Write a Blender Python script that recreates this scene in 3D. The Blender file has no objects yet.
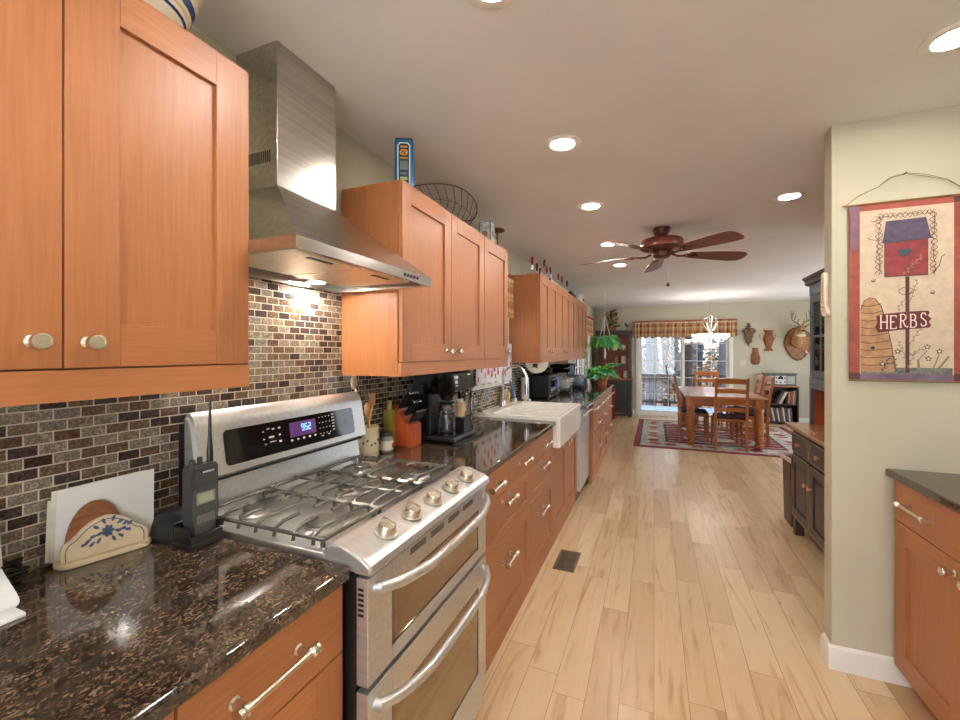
import bpy, bmesh, math, random
from mathutils import Vector, Matrix
random.seed(7)
R = math.radians
PI = math.pi
SC = bpy.context.scene
COL = SC.collection

# ------------------------------------------------------------------ camera, world, exposure
cam = bpy.data.cameras.new('camera'); camo = bpy.data.objects.new('camera', cam); COL.objects.link(camo)
cam.sensor_width = 36; cam.lens = 425/960*36; cam.shift_y = -8/960; cam.clip_start = .02
camo.location = (0, 0, 1.42); camo.rotation_euler = (R(90), 0, math.atan(174/425))
SC.camera = camo
W = bpy.data.worlds.new('world'); SC.world = W; W.use_nodes = True
wn = W.node_tree.nodes; wl = W.node_tree.links
bg = wn['Background']
tc = wn.new('ShaderNodeTexCoord'); sx = wn.new('ShaderNodeSeparateXYZ'); rp = wn.new('ShaderNodeValToRGB')
wl.new(tc.outputs['Generated'], sx.inputs[0]); wl.new(sx.outputs[2], rp.inputs[0]); wl.new(rp.outputs[0], bg.inputs[0])
rp.color_ramp.elements[0].color = (.80, .86, .95, 1); rp.color_ramp.elements[1].color = (.60, .76, 1, 1)
bg.inputs[1].default_value = 3.0
SC.view_settings.view_transform = 'Standard'; SC.view_settings.look = 'None'
SC.view_settings.gamma = 1; SC.view_settings.use_curve_mapping = False
SC.view_settings.exposure = 0.62
LAMP_E = 270        # recessed lamp lens emission
LAMP_C = (1, .945, .87, 1)

# ------------------------------------------------------------------ materials
def lin(c):
    r = []
    for v in c[:3]:
        v = v/255
        r.append(v/12.92 if v <= .04045 else ((v+.055)/1.055)**2.4)
    return (*r, 1)
def shade(c, k): return tuple(max(0, min(255, v*k)) for v in c)
MATS = {}
def newmat(name):
    m = bpy.data.materials.new(name); m.use_nodes = True
    return m, m.node_tree.nodes, m.node_tree.links, m.node_tree.nodes['Principled BSDF']
def coords(n, l, scale=(1, 1, 1), rot=(0, 0, 0)):
    t = n.new('ShaderNodeTexCoord'); mp = n.new('ShaderNodeMapping')
    mp.inputs['Scale'].default_value = scale; mp.inputs['Rotation'].default_value = rot
    l.new(t.outputs['Object'], mp.inputs[0]); return mp.outputs[0]
def ramp(n, stops, interp='LINEAR'):
    r = n.new('ShaderNodeValToRGB'); r.color_ramp.interpolation = interp
    e = r.color_ramp.elements
    while len(e) < len(stops): e.new(.5)
    for i, (p, c) in enumerate(stops): e[i].position = p; e[i].color = lin(c)
    return r
def pm(name, col, rough=.5, metal=0, var=.08, scale=(12, 12, 12), bump=0, emit=0, coat=0, aniso=0):
    if name in MATS: return MATS[name]
    m, n, l, b = newmat(name)
    b.inputs['Roughness'].default_value = rough; b.inputs['Metallic'].default_value = metal
    b.inputs['Coat Weight'].default_value = coat
    co = coords(n, l, scale); nz = n.new('ShaderNodeTexNoise'); nz.inputs['Scale'].default_value = 1; nz.inputs['Detail'].default_value = 5
    l.new(co, nz.inputs[0]); r = ramp(n, [(.3, shade(col, 1-var)), (.7, shade(col, 1+var))]); l.new(nz.outputs[0], r.inputs[0])
    l.new(r.outputs[0], b.inputs['Base Color'])
    if bump:
        bp = n.new('ShaderNodeBump'); bp.inputs['Strength'].default_value = bump; bp.inputs['Distance'].default_value = .002
        l.new(nz.outputs[0], bp.inputs['Height']); l.new(bp.outputs[0], b.inputs['Normal'])
    if emit:
        b.inputs['Emission Color'].default_value = lin(col); b.inputs['Emission Strength'].default_value = emit
    MATS[name] = m; return m
def wood(name, c1, c2, rough=.35, axis=2, fine=34, coat=.15):
    if name in MATS: return MATS[name]
    m, n, l, b = newmat(name); s = [fine]*3; s[axis] = fine/22
    co = coords(n, l, s); nz = n.new('ShaderNodeTexNoise'); nz.inputs['Scale'].default_value = 1; nz.inputs['Detail'].default_value = 6; nz.inputs['Roughness'].default_value = .62
    nz.inputs['Distortion'].default_value = .25
    l.new(co, nz.inputs[0]); r = ramp(n, [(.32, c1), (.68, c2)]); l.new(nz.outputs[0], r.inputs[0])
    co2 = coords(n, l, [2.2]*3); n2 = n.new('ShaderNodeTexNoise'); n2.inputs['Scale'].default_value = 1; l.new(co2, n2.inputs[0])
    mx = n.new('ShaderNodeMix'); mx.data_type = 'RGBA'; mx.blend_type = 'MULTIPLY'; mx.inputs[0].default_value = .35
    r2 = ramp(n, [(.35, (232, 226, 222)), (.65, (255, 255, 255))]); l.new(n2.outputs[0], r2.inputs[0])
    l.new(r.outputs[0], mx.inputs[6]); l.new(r2.outputs[0], mx.inputs[7]); l.new(mx.outputs[2], b.inputs['Base Color'])
    b.inputs['Roughness'].default_value = rough; b.inputs['Coat Weight'].default_value = coat; b.inputs['Coat Roughness'].default_value = .35
    MATS[name] = m; return m
def emat(name, col, strength, base=(.8, .8, .8, 1)):
    m, n, l, b = newmat(name); b.inputs['Base Color'].default_value = base
    b.inputs['Emission Color'].default_value = col; b.inputs['Emission Strength'].default_value = strength
    return m
def glassmat(name, tint=(255, 255, 255), refl=.10, rough=.02):
    if name in MATS: return MATS[name]
    m, n, l, b = newmat(name); n.remove(b)
    t = n.new('ShaderNodeBsdfTransparent'); t.inputs[0].default_value = lin(tint)
    g = n.new('ShaderNodeBsdfGlossy'); g.inputs['Roughness'].default_value = rough
    f = n.new('ShaderNodeFresnel'); f.inputs[0].default_value = 1.45
    ad = n.new('ShaderNodeMath'); ad.operation = 'MULTIPLY_ADD'; ad.inputs[1].default_value = .9; ad.inputs[2].default_value = refl-.04
    mx = n.new('ShaderNodeMixShader'); l.new(f.outputs[0], ad.inputs[0]); l.new(ad.outputs[0], mx.inputs[0])
    l.new(t.outputs[0], mx.inputs[1]); l.new(g.outputs[0], mx.inputs[2]); l.new(mx.outputs[0], n['Material Output'].inputs[0])
    MATS[name] = m; return m

WOOD = wood('cabinet_birch', (162, 100, 56), (176, 115, 69), .42, 2, 110, .08)
WOODH = wood('cabinet_birch_horizontal', (165, 103, 58), (180, 118, 71), .42, 1, 110, .08)
WOODX = wood('cabinet_birch_deep', (156, 90, 48), (172, 106, 60), .42, 2, 110, .08)
STEEL = pm('brushed_steel', (208, 207, 203), .36, .82, .04, (3, 90, 90))
STEELH = pm('hood_steel', (196, 192, 184), .24, 1, .06, (60, 2, 60))
SATIN = pm('satin_nickel', (226, 220, 205), .25, 1, .02)
CHROME = pm('chrome', (235, 236, 238), .06, 1, .01)
BLACK = pm('black_plastic', (17, 16, 16), .35, 0, .1)
BLACKG = pm('black_gloss', (14, 12, 11), .08, 0, .05)
IRON = pm('cast_iron', (92, 88, 82), .32, .6, .12)
WALLM = pm('wall_paint', (196, 189, 164), .75, 0, .02, (3, 3, 3))
CEILM = pm('ceiling_paint', (232, 229, 225), .9, 0, .015, (2, 2, 2))
TRIMM = pm('white_trim', (236, 232, 222), .4, 0, .02)
WHITE = pm('white_ceramic', (244, 240, 230), .15, 0, .02)
CREAM = pm('cream_ceramic', (226, 205, 168), .25, 0, .06)
NAVY = pm('navy_glaze', (46, 60, 110), .25, 0, .1)
SLATEB = pm('slate_blue_glaze', (78, 94, 122), .3, 0, .12)
PAPER = pm('paper', (232, 228, 218), .8, 0, .02)
BRONZE = pm('bronze_wood', (96, 42, 26), .35, .1, .15)
OAK = wood('honey_oak', (138, 74, 28), (186, 112, 48), .35, 2, 30)
OAKX = wood('honey_oak_rail', (142, 78, 30), (190, 116, 52), .35, 0, 30)
OAKY = wood('table_oak', (158, 96, 46), (196, 136, 80), .16, 1, 24, 1)
CUSH = pm('dark_maroon_cushion', (52, 24, 30), .8, 0, .15)
DARKHUTCH = pm('dark_paint', (62, 54, 48), .4, 0, .12, (14, 14, 3))
BLUEHUTCH = pm('blue_grey_paint', (88, 96, 104), .42, 0, .12, (14, 14, 3))
WORN = pm('worn_edge', (176, 156, 130), .5, 0, .1)
REDWOOD = wood('red_wood_back', (124, 54, 26), (172, 84, 44), .4, 2, 40)
GLASS = glassmat('clear_glass')
DGLASS = glassmat('smoky_glass', (150, 140, 130), .12)
PINE = wood('walnut_arch', (120, 70, 36), (164, 104, 60), .45, 1, 60)
LEAF = pm('green_leaf', (84, 186, 66), .5, 0, .35, (30, 30, 30))
LEAFB = pm('blue_green_leaf', (120, 208, 166), .5, 0, .3, (30, 30, 30))
TERRA = pm('terracotta', (176, 96, 60), .7, 0, .1)
WICKER = pm('brown_wicker', (128, 78, 44), .7, 0, .3, (80, 80, 80))
RED = pm('red_paint', (168, 38, 36), .35, 0, .12)
GREENP = pm('green_paint', (46, 82, 52), .35, 0, .12)
FUR = pm('deer_fur', (178, 134, 88), .85, 0, .18, (40, 40, 40))
FURW = pm('white_fur', (222, 210, 190), .9, 0, .08, (40, 40, 40))
ANTLER = pm('antler', (150, 122, 86), .5, 0, .2, (20, 20, 20))

def granite():
    m, n, l, b = newmat('granite')
    co = coords(n, l, (1, .8, 1), (0, 0, .5))
    vo = n.new('ShaderNodeTexVoronoi'); vo.inputs['Scale'].default_value = 250
    nz = n.new('ShaderNodeTexNoise'); nz.inputs['Scale'].default_value = 20; nz.inputs['Detail'].default_value = 8; nz.inputs['Roughness'].default_value = .75; nz.inputs['Distortion'].default_value = .8
    dn = n.new('ShaderNodeTexNoise'); dn.inputs['Scale'].default_value = 30
    av = n.new('ShaderNodeVectorMath'); av.operation = 'MULTIPLY_ADD'; av.inputs[1].default_value = (.03, .03, .03)
    l.new(co, dn.inputs[0]); l.new(dn.outputs[1], av.inputs[0]); l.new(co, av.inputs[2]); l.new(av.outputs[0], vo.inputs[0]); l.new(co, nz.inputs[0])
    sp = n.new('ShaderNodeSeparateColor'); l.new(vo.outputs['Color'], sp.inputs[0])
    ad = n.new('ShaderNodeMath'); ad.operation = 'MULTIPLY_ADD'; ad.inputs[1].default_value = .42; l.new(sp.outputs[0], ad.inputs[0])
    m2 = n.new('ShaderNodeMath'); m2.operation = 'MULTIPLY_ADD'; m2.inputs[1].default_value = .9; m2.inputs[2].default_value = -.16; l.new(nz.outputs[0], m2.inputs[0]); l.new(m2.outputs[0], ad.inputs[2])
    r = ramp(n, [(.24, (20, 18, 17)), (.40, (44, 36, 30)), (.52, (78, 62, 46)), (.58, (48, 45, 43)), (.69, (108, 80, 48)), (.76, (104, 96, 86)), (.9, (118, 112, 104))])
    l.new(ad.outputs[0], r.inputs[0]); l.new(r.outputs[0], b.inputs['Base Color'])
    b.inputs['Roughness'].default_value = .07; b.inputs['IOR'].default_value = 1.7
    return m
GRAN = granite()

def tile():
    m, n, l, b = newmat('mosaic_tile')
    t = n.new('ShaderNodeTexCoord'); s = n.new('ShaderNodeSeparateXYZ'); c = n.new('ShaderNodeCombineXYZ')
    l.new(t.outputs['Object'], s.inputs[0]); l.new(s.outputs[1], c.inputs[0]); l.new(s.outputs[2], c.inputs[1])
    br = n.new('ShaderNodeTexBrick'); l.new(c.outputs[0], br.inputs[0])
    br.inputs['Scale'].default_value = 1; br.inputs['Brick Width'].default_value = .0525; br.inputs['Row Height'].default_value = .0262
    br.inputs['Mortar Size'].default_value = .0016; br.inputs['Mortar Smooth'].default_value = .1; br.inputs['Bias'].default_value = 0
    br.inputs['Color1'].default_value = (0, 0, 0, 1); br.inputs['Color2'].default_value = (1, 1, 1, 1); br.inputs['Mortar'].default_value = (.5, .5, .5, 1)
    r = ramp(n, [(0, (66, 55, 51)), (.16, (134, 120, 102)), (.30, (104, 82, 66)), (.42, (138, 132, 122)), (.56, (74, 66, 63)), (.66, (152, 142, 126)), (.82, (118, 98, 80))], 'CONSTANT')
    sc = n.new('ShaderNodeSeparateColor'); l.new(br.outputs['Color'], sc.inputs[0]); l.new(sc.outputs[0], r.inputs[0])
    nz = n.new('ShaderNodeTexNoise'); nz.inputs['Scale'].default_value = 60; nz.inputs['Detail'].default_value = 8; nz.inputs['Roughness'].default_value = .7; nz.inputs['Distortion'].default_value = 2.5
    l.new(t.outputs['Object'], nz.inputs[0])
    r2 = ramp(n, [(.38, (80, 70, 62)), (.5, (150, 142, 132)), (.60, (250, 246, 238))]); l.new(nz.outputs[0], r2.inputs[0])
    mx = n.new('ShaderNodeMix'); mx.data_type = 'RGBA'; mx.blend_type = 'OVERLAY'; mx.inputs[0].default_value = .55
    l.new(r.outputs[0], mx.inputs[6]); l.new(r2.outputs[0], mx.inputs[7])
    mg = n.new('ShaderNodeMix'); mg.data_type = 'RGBA'; mg.inputs[7].default_value = lin((206, 194, 174))
    l.new(br.outputs['Fac'], mg.inputs[0]); l.new(mx.outputs[2], mg.inputs[6]); l.new(mg.outputs[2], b.inputs['Base Color'])
    rr = n.new('ShaderNodeMath'); rr.operation = 'MULTIPLY_ADD'; rr.inputs[1].default_value = .5; rr.inputs[2].default_value = .10
    l.new(br.outputs['Fac'], rr.inputs[0]); l.new(rr.outputs[0], b.inputs['Roughness'])
    bp = n.new('ShaderNodeBump'); bp.invert = True; bp.inputs['Strength'].default_value = .5; bp.inputs['Distance'].default_value = .001
    l.new(br.outputs['Fac'], bp.inputs['Height']); l.new(bp.outputs[0], b.inputs['Normal'])
    return m
TILE = tile()

def floormat():
    m, n, l, b = newmat('maple_planks')
    t = n.new('ShaderNodeTexCoord'); s = n.new('ShaderNodeSeparateXYZ'); l.new(t.outputs['Object'], s.inputs[0])
    def mth(op, a, bb=None, c=None):
        k = n.new('ShaderNodeMath'); k.operation = op
        for i, v in enumerate((a, bb, c)):
            if v is None: continue
            if isinstance(v, (int, float)): k.inputs[i].default_value = v
            else: l.new(v, k.inputs[i])
        return k.outputs[0]
    PWD, PL = .131, 1.0
    px = mth('DIVIDE', s.outputs[0], PWD); ix = mth('FLOOR', px); fx = mth('FRACT', px)
    w1 = n.new('ShaderNodeTexWhiteNoise'); w1.noise_dimensions = '1D'; l.new(ix, w1.inputs['W'])
    py = mth('ADD', mth('DIVIDE', s.outputs[1], PL), mth('MULTIPLY', w1.outputs[0], 7.3)); iy = mth('FLOOR', py); fy = mth('FRACT', py)
    cv = n.new('ShaderNodeCombineXYZ'); l.new(ix, cv.inputs[0]); l.new(iy, cv.inputs[1])
    w2 = n.new('ShaderNodeTexWhiteNoise'); w2.noise_dimensions = '3D'; l.new(cv.outputs[0], w2.inputs['Vector'])
    r = ramp(n, [(0, (194, 160, 120)), (.3, (212, 184, 144)), (.6, (220, 195, 158)), (.85, (206, 174, 134)), (1, (226, 205, 172))]); l.new(w2.outputs[0], r.inputs[0])
    gx = n.new('ShaderNodeCombineXYZ')
    l.new(mth('ADD', mth('MULTIPLY', s.outputs[0], 16), mth('MULTIPLY', w2.outputs[0], 40)), gx.inputs[0]); l.new(mth('MULTIPLY', s.outputs[1], 1.6), gx.inputs[1])
    nz = n.new('ShaderNodeTexNoise'); nz.inputs['Scale'].default_value = 1; nz.inputs['Detail'].default_value = 7; nz.inputs['Distortion'].default_value = 1.2; l.new(gx.outputs[0], nz.inputs[0])
    r2 = ramp(n, [(.28, (196, 160, 126)), (.45, (246, 240, 232)), (.7, (255, 255, 255))]); l.new(nz.outputs[0], r2.inputs[0])
    mx = n.new('ShaderNodeMix'); mx.data_type = 'RGBA'; mx.blend_type = 'MULTIPLY'; mx.inputs[0].default_value = .8; l.new(r.outputs[0], mx.inputs[6]); l.new(r2.outputs[0], mx.inputs[7])
    kn = n.new('ShaderNodeTexVoronoi'); kn.inputs['Scale'].default_value = 3.1; kn.inputs['Randomness'].default_value = 1; km = n.new('ShaderNodeMapping'); km.inputs['Scale'].default_value = (1.3, .7, 1)
    l.new(t.outputs['Object'], km.inputs[0]); l.new(km.outputs[0], kn.inputs[0])
    kr = ramp(n, [(.018, (120, 84, 60)), (.045, (255, 255, 255))]); l.new(kn.outputs['Distance'], kr.inputs[0])
    mk = n.new('ShaderNodeMix'); mk.data_type = 'RGBA'; mk.blend_type = 'MULTIPLY'; mk.inputs[0].default_value = .7; l.new(mx.outputs[2], mk.inputs[6]); l.new(kr.outputs[0], mk.inputs[7])
    ex = mth('MULTIPLY', mth('MINIMUM', fx, mth('SUBTRACT', 1, fx)), PWD); ey = mth('MULTIPLY', mth('MINIMUM', fy, mth('SUBTRACT', 1, fy)), PL)
    gap = mth('LESS_THAN', mth('MINIMUM', ex, ey), .0013)
    mg = n.new('ShaderNodeMix'); mg.data_type = 'RGBA'; mg.inputs[7].default_value = lin((128, 90, 60)); l.new(mth('MULTIPLY', gap, .8), mg.inputs[0]); l.new(mk.outputs[2], mg.inputs[6])
    l.new(mg.outputs[2], b.inputs['Base Color']); b.inputs['Roughness'].default_value = .3; b.inputs['Coat Weight'].default_value = .15; b.inputs['Coat Roughness'].default_value = .2
    return m
FLOORM = floormat()

def plaid():
    m, n, l, b = newmat('plaid_cloth')
    t = n.new('ShaderNodeTexCoord'); s = n.new('ShaderNodeSeparateXYZ'); l.new(t.outputs['UV'], s.inputs[0])
    def stripes(o, k):
        q = n.new('ShaderNodeMath'); q.operation = 'MULTIPLY'; q.inputs[1].default_value = k; l.new(o, q.inputs[0])
        f = n.new('ShaderNodeMath'); f.operation = 'FRACT'; l.new(q.outputs[0], f.inputs[0])
        r = ramp(n, [(0, (172, 104, 70)), (.28, (206, 176, 126)), (.42, (128, 118, 78)), (.5, (214, 190, 140)), (.74, (180, 136, 90)), (.88, (124, 58, 44))], 'CONSTANT')
        l.new(f.outputs[0], r.inputs[0]); return r.outputs[0]
    mx = n.new('ShaderNodeMix'); mx.data_type = 'RGBA'; mx.inputs[0].default_value = .5
    l.new(stripes(s.outputs[0], 7.0), mx.inputs[6]); l.new(stripes(s.outputs[1], 7.0), mx.inputs[7]); l.new(mx.outputs[2], b.inputs['Base Color'])
    b.inputs['Roughness'].default_value = .9
    return m
PLAID = plaid()

# ------------------------------------------------------------------ mesh builder
class MB:
    def __init__(s): s.bm = bmesh.new(); s.m = 0; s.bev = False
    def _v(s, p): return s.bm.verts.new(p)
    def face(s, vs, m=None):
        try: f = s.bm.faces.new(vs)
        except ValueError: return None
        f.material_index = s.m if m is None else m; return f
    def poly(s, pts, m=None): return s.face([s._v(p) for p in pts], m)
    def box(s, x0, x1, y0, y1, z0, z1, b=0, m=None, M=None, seg=2):
        v = [s._v((x, y, z)) for x in (x0, x1) for y in (y0, y1) for z in (z0, z1)]
        fs = [s.face([v[i] for i in q], m) for q in ((0, 1, 3, 2), (4, 6, 7, 5), (0, 4, 5, 1), (2, 3, 7, 6), (0, 2, 6, 4), (1, 5, 7, 3))]
        if M is not None:
            for w in v: w.co = M @ w.co
        if b:
            s.bev = True; es = list({e for f in fs for e in f.edges})
            bmesh.ops.bevel(s.bm, geom=es, offset=b, segments=seg, affect='EDGES', profile=.5)
        return s
    def prism(s, pts, fn, w0, w1, m=None, b=0, mcap=None):
        a = [s._v(fn(u, v, w0)) for u, v in pts]; c = [s._v(fn(u, v, w1)) for u, v in pts]; k = len(pts)
        fs = [s.face(a[::-1], m if mcap is None else mcap), s.face(c, m if mcap is None else mcap)]
        for i in range(k): fs.append(s.face([a[i], a[(i+1) % k], c[(i+1) % k], c[i]], m))
        fs = [f for f in fs if f]
        if b:
            s.bev = True; es = list({e for f in fs[:2] for e in f.edges})
            bmesh.ops.bevel(s.bm, geom=es, offset=b, segments=2, affect='EDGES')
        return s
    def tube(s, pts, r, seg=8, m=None, closed=False, flat=None):
        pts = [Vector(p) for p in pts]; k = len(pts)
        if not hasattr(r, '__len__'): r = [r]*k
        rings = []; nrm = None
        for i in range(k):
            a = pts[i-1] if (i > 0 or closed) else pts[i]; c = pts[(i+1) % k] if (i < k-1 or closed) else pts[i]
            t = (c-a).normalized() if (c-a).length > 1e-9 else Vector((0, 0, 1))
            if nrm is None:
                up = Vector((0, 0, 1)) if abs(t.z) < .9 else Vector((1, 0, 0)); nrm = (up-t*up.dot(t)).normalized()
            else:
                nrm = nrm-t*nrm.dot(t); nrm = nrm.normalized() if nrm.length > 1e-6 else Vector((1, 0, 0))
            bn = t.cross(nrm); fl = flat or 1
            rings.append([s._v(pts[i]+(nrm*math.cos(q)*fl+bn*math.sin(q))*r[i]) for q in [2*PI*j/seg for j in range(seg)]])
        for i in range(k if closed else k-1):
            A, B = rings[i], rings[(i+1) % k]
            for j in range(seg): s.face([A[j], A[(j+1) % seg], B[(j+1) % seg], B[j]], m)
        if not closed: s.face(rings[0][::-1], m); s.face(rings[-1], m)
        return s
    def cyl(s, p0, p1, r, seg=16, m=None, r1=None): return s.tube([p0, p1], [r, r if r1 is None else r1], seg, m)
    def lathe(s, prof, o=(0, 0, 0), ax=(0, 0, 1), seg=24, m=None, sx=1, sy=1, a0=0, a1=2*PI):
        o = Vector(o); ax = Vector(ax).normalized(); u = ax.orthogonal().normalized() if abs(ax.z) < .999 else Vector((1, 0, 0)); w = ax.cross(u)
        full = abs(a1-a0-2*PI) < 1e-6; na = seg if full else seg+1; rings = []
        for r, h in prof:
            if r < 1e-6: rings.append([s._v(o+ax*h)]*na)
            else: rings.append([s._v(o+ax*h+u*math.cos(a0+(a1-a0)*j/seg)*r*sx+w*math.sin(a0+(a1-a0)*j/seg)*r*sy) for j in range(na)])
        for A, B in zip(rings, rings[1:]):
            for j in range(seg):
                q = [A[j], A[(j+1) % na], B[(j+1) % na], B[j]]; q2 = []
                for v in q:
                    if v not in q2: q2.append(v)
                if len(q2) > 2: s.face(q2, m)
        if full:
            if prof[0][0] > 1e-6: s.face(rings[0][::-1], m)
            if prof[-1][0] > 1e-6: s.face(rings[-1], m)
        return s
    def ball(s, c, r, seg=14, m=None, sc=(1, 1, 1)):
        k = 8; c = Vector(c); rings = []
        for i in range(k+1):
            t = PI*i/k
            if i in (0, k): rings.append([s._v(c+Vector((0, 0, math.cos(t)*r*sc[2])))]*seg)
            else: rings.append([s._v(c+Vector((math.sin(t)*math.cos(2*PI*j/seg)*r*sc[0], math.sin(t)*math.sin(2*PI*j/seg)*r*sc[1], math.cos(t)*r*sc[2]))) for j in range(seg)])
        for A, B in zip(rings, rings[1:]):
            for j in range(seg):
                q2 = []
                for v in (A[j], B[j], B[(j+1) % seg], A[(j+1) % seg]):
                    if v not in q2: q2.append(v)
                if len(q2) > 2: s.face(q2, m)
        return s
    def leaf(s, p, d, L, wd, m=None, droop=.3, roll=None):
        p = Vector(p); d = Vector(d).normalized(); side = d.cross(Vector((0, 0, 1)))
        side = side.normalized() if side.length > .01 else Vector((1, 0, 0))
        up = side.cross(d); q = []
        rl = random.uniform(-1.1, 1.1) if roll is None else roll
        side, up = side*math.cos(rl)+up*math.sin(rl), up*math.cos(rl)-side*math.sin(rl)
        for t, k in ((0, .12), (.35, 1), (.7, .75), (1, .03)):
            c = p+d*L*t-Vector((0, 0, droop*L*t*t)); q.append((s._v(c-side*wd*k*.5), s._v(c+up*wd*.12*k), s._v(c+side*wd*k*.5)))
        for a, b in zip(q, q[1:]):
            s.face([a[0], a[1], b[1], b[0]], m); s.face([a[1], a[2], b[2], b[1]], m)
        return s
    def build(s, name, mats, parent=None, local=False, loc=None, rot=0, smooth=35, recalc=True):
        bm = s.bm
        if recalc: bmesh.ops.recalc_face_normals(bm, faces=bm.faces)
        if parent is not None and not local:
            off = Vector((0, 0, 0)); q = parent
            while q: off += q.location; q = q.parent
            bmesh.ops.translate(bm, verts=bm.verts, vec=-off)
        if parent is None and not local:
            xs = [v.co for v in bm.verts]
            loc = Vector(((min(v.x for v in xs)+max(v.x for v in xs))/2, (min(v.y for v in xs)+max(v.y for v in xs))/2, min(v.z for v in xs)))
            if name.split('_')[0] in ('wall', 'floor', 'ceiling', 'backsplash'): loc = Vector((0, 0, 0))
            bmesh.ops.translate(bm, verts=bm.verts, vec=-loc)
        me = bpy.data.meshes.new(name); bm.to_mesh(me); bm.free()
        for m in (mats if isinstance(mats, (list, tuple)) else [mats]): me.materials.append(m)
        me.polygons.foreach_set('use_smooth', [True]*len(me.polygons)); me.set_sharp_from_angle(angle=R(smooth))
        o = bpy.data.objects.new(name, me); COL.objects.link(o)
        if s.bev: w_ = o.modifiers.new('wn', 'WEIGHTED_NORMAL'); w_.keep_sharp = True; w_.weight = 100
        if parent is not None: o.parent = parent
        elif loc is not None: o.location = loc; o.rotation_euler = (0, 0, rot)
        return o
def tag(o, label, cat, group=None, kind=None):
    if label: o['label'] = label
    if cat: o['category'] = cat
    if group: o['group'] = group
    if kind: o['kind'] = kind
    return o
def thing(name, label, cat, loc=(0, 0, 0), rz=0, group=None):
    o = bpy.data.objects.new(name, None); o.empty_display_size = .05; COL.objects.link(o); o.location = loc; o.rotation_euler = (0, 0, rz)
    return tag(o, label, cat, group)
def struct(name, mb, m, parent=None, label=None, cat=None):
    o = mb.build(name, m, parent)
    if parent is None: o['kind'] = 'structure'; o['label'] = label or name.replace('_', ' '); o['category'] = cat or name.split('_')[0]
    return o
def sthing(name, label, cat, loc):
    o = thing(name, label, cat, loc); o['kind'] = 'structure'; return o
def copy_tree(o, parent=None):
    c = o.copy(); COL.objects.link(c)
    if parent is not None: c.parent = parent
    for ch in list(o.children): copy_tree(ch, c)
    return c
def solid(o):                           # bake modifiers into plain mesh data
    dg = bpy.context.evaluated_depsgraph_get(); me = bpy.data.meshes.new_from_object(o.evaluated_get(dg)); o.modifiers.clear(); o.data = me
    me.polygons.foreach_set('use_smooth', [True]*len(me.polygons)); return o
MX = lambda u, v, w: (w, u, v)         # prism in the y-z plane, thickness along x
MY = lambda u, v, w: (u, w, v)         # prism in the x-z plane, thickness along y
MZ = lambda u, v, w: (u, v, w)
def arc(cx, cy, r, a0, a1, k=8, ry=None): return [(cx+r*math.cos(R(a0+(a1-a0)*i/k)), cy+(ry or r)*math.sin(R(a0+(a1-a0)*i/k))) for i in range(k+1)]
def rrect(u0, u1, v0, v1, r, k=5): return arc(u1-r, v1-r, r, 0, 90, k)+arc(u0+r, v1-r, r, 90, 180, k)+arc(u0+r, v0+r, r, 180, 270, k)+arc(u1-r, v0+r, r, 270, 360, k)

XW, XU, XD = -1.33, -1.0, -.675        # wall, upper door face, base door face
CZ, CT = 2.44, .92                     # ceiling, counter top
YF = 10.3                              # far wall

# ------------------------------------------------------------------ room shell
b = MB(); b.box(-1.45, 3.7, -2.3, YF+.1, -.1, 0); struct('floor', b, FLOORM, label='light maple plank floor', cat='floor')
b = MB(); b.box(-1.45, 3.7, -2.3, YF+.1, CZ, CZ+.1); struct('ceiling', b, CEILM, label='flat off-white ceiling', cat='ceiling')
W1 = (3.06, 3.9, 1.15, 2.06); W2 = (7.55, 9.5, .62, 2.08)
def wall_x(b, x0, x1, y0, y1, opens):
    y = y0
    for (a, c, z0, z1) in opens:
        b.box(x0, x1, y, a, 0, CZ)
        if z0 > 0: b.box(x0, x1, a, c, 0, z0)
        b.box(x0, x1, a, c, z1, CZ); y = c
    b.box(x0, x1, y, y1, 0, CZ)
b = MB(); wall_x(b, XW-.12, XW, -2.3, YF+.1, [W1, W2]); struct('wall_left', b, WALLM, label='long beige wall behind the cabinets on the left', cat='wall')
D0, D1, DH = -.31, 1.47, 2.02
b = MB(); b.box(XW, D0, YF, YF+.1, 0, CZ); b.box(D0, D1, YF, YF+.1, DH, CZ); b.box(D1, 3.6, YF, YF+.1, 0, CZ)
struct('wall_far', b, WALLM, label='beige far wall with the sliding glass door', cat='wall')
b = MB(); b.box(.74, 1.62, 2.37, 2.458, 0, CZ); struct('wall_divider', b, WALLM, label='beige wall end carrying the HERBS banner', cat='wall')
b = MB(); b.box(1.62, 1.72, -2.3, 4.5, 0, CZ); struct('wall_right', b, WALLM, label='beige wall on the kitchen right side', cat='wall')
b = MB(); b.box(1.72, 3.7, 4.4, 4.5, 0, CZ); struct('wall_return', b, WALLM, label='beige wall return at the dining area', cat='wall')
b = MB(); wall_x(b, 3.6, 3.7, 4.5, YF+.1, [(5.2, 9.4, .6, 2.2)]); struct('wall_dining', b, WALLM, label='beige wall on the dining right side with an opening added for daylight', cat='wall')  # unseen opening added to bring daylight into the dining area
b = MB(); b.box(XW, -1.2, -2.3, -2.2, 0, CZ); b.box(1.5, 1.62, -2.3, -2.2, 0, CZ); b.box(-1.2, 1.5, -2.3, -2.2, 0, .3); b.box(-1.2, 1.5, -2.3, -2.2, 2.36, CZ)  # wide opening added out of view so sky light fills the kitchen
struct('wall_rear', b, WALLM, label='beige wall behind the camera with a wide opening added for fill light', cat='wall')
b = MB(); b.box(XW, XW+.007, -1.0, 7.1, CT, 1.42); b.box(XW, XW+.007, .79, 1.56, 1.42, 1.78)
struct('backsplash', b, TILE, label='mosaic brick tile backsplash above the left counter', cat='backsplash')
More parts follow.
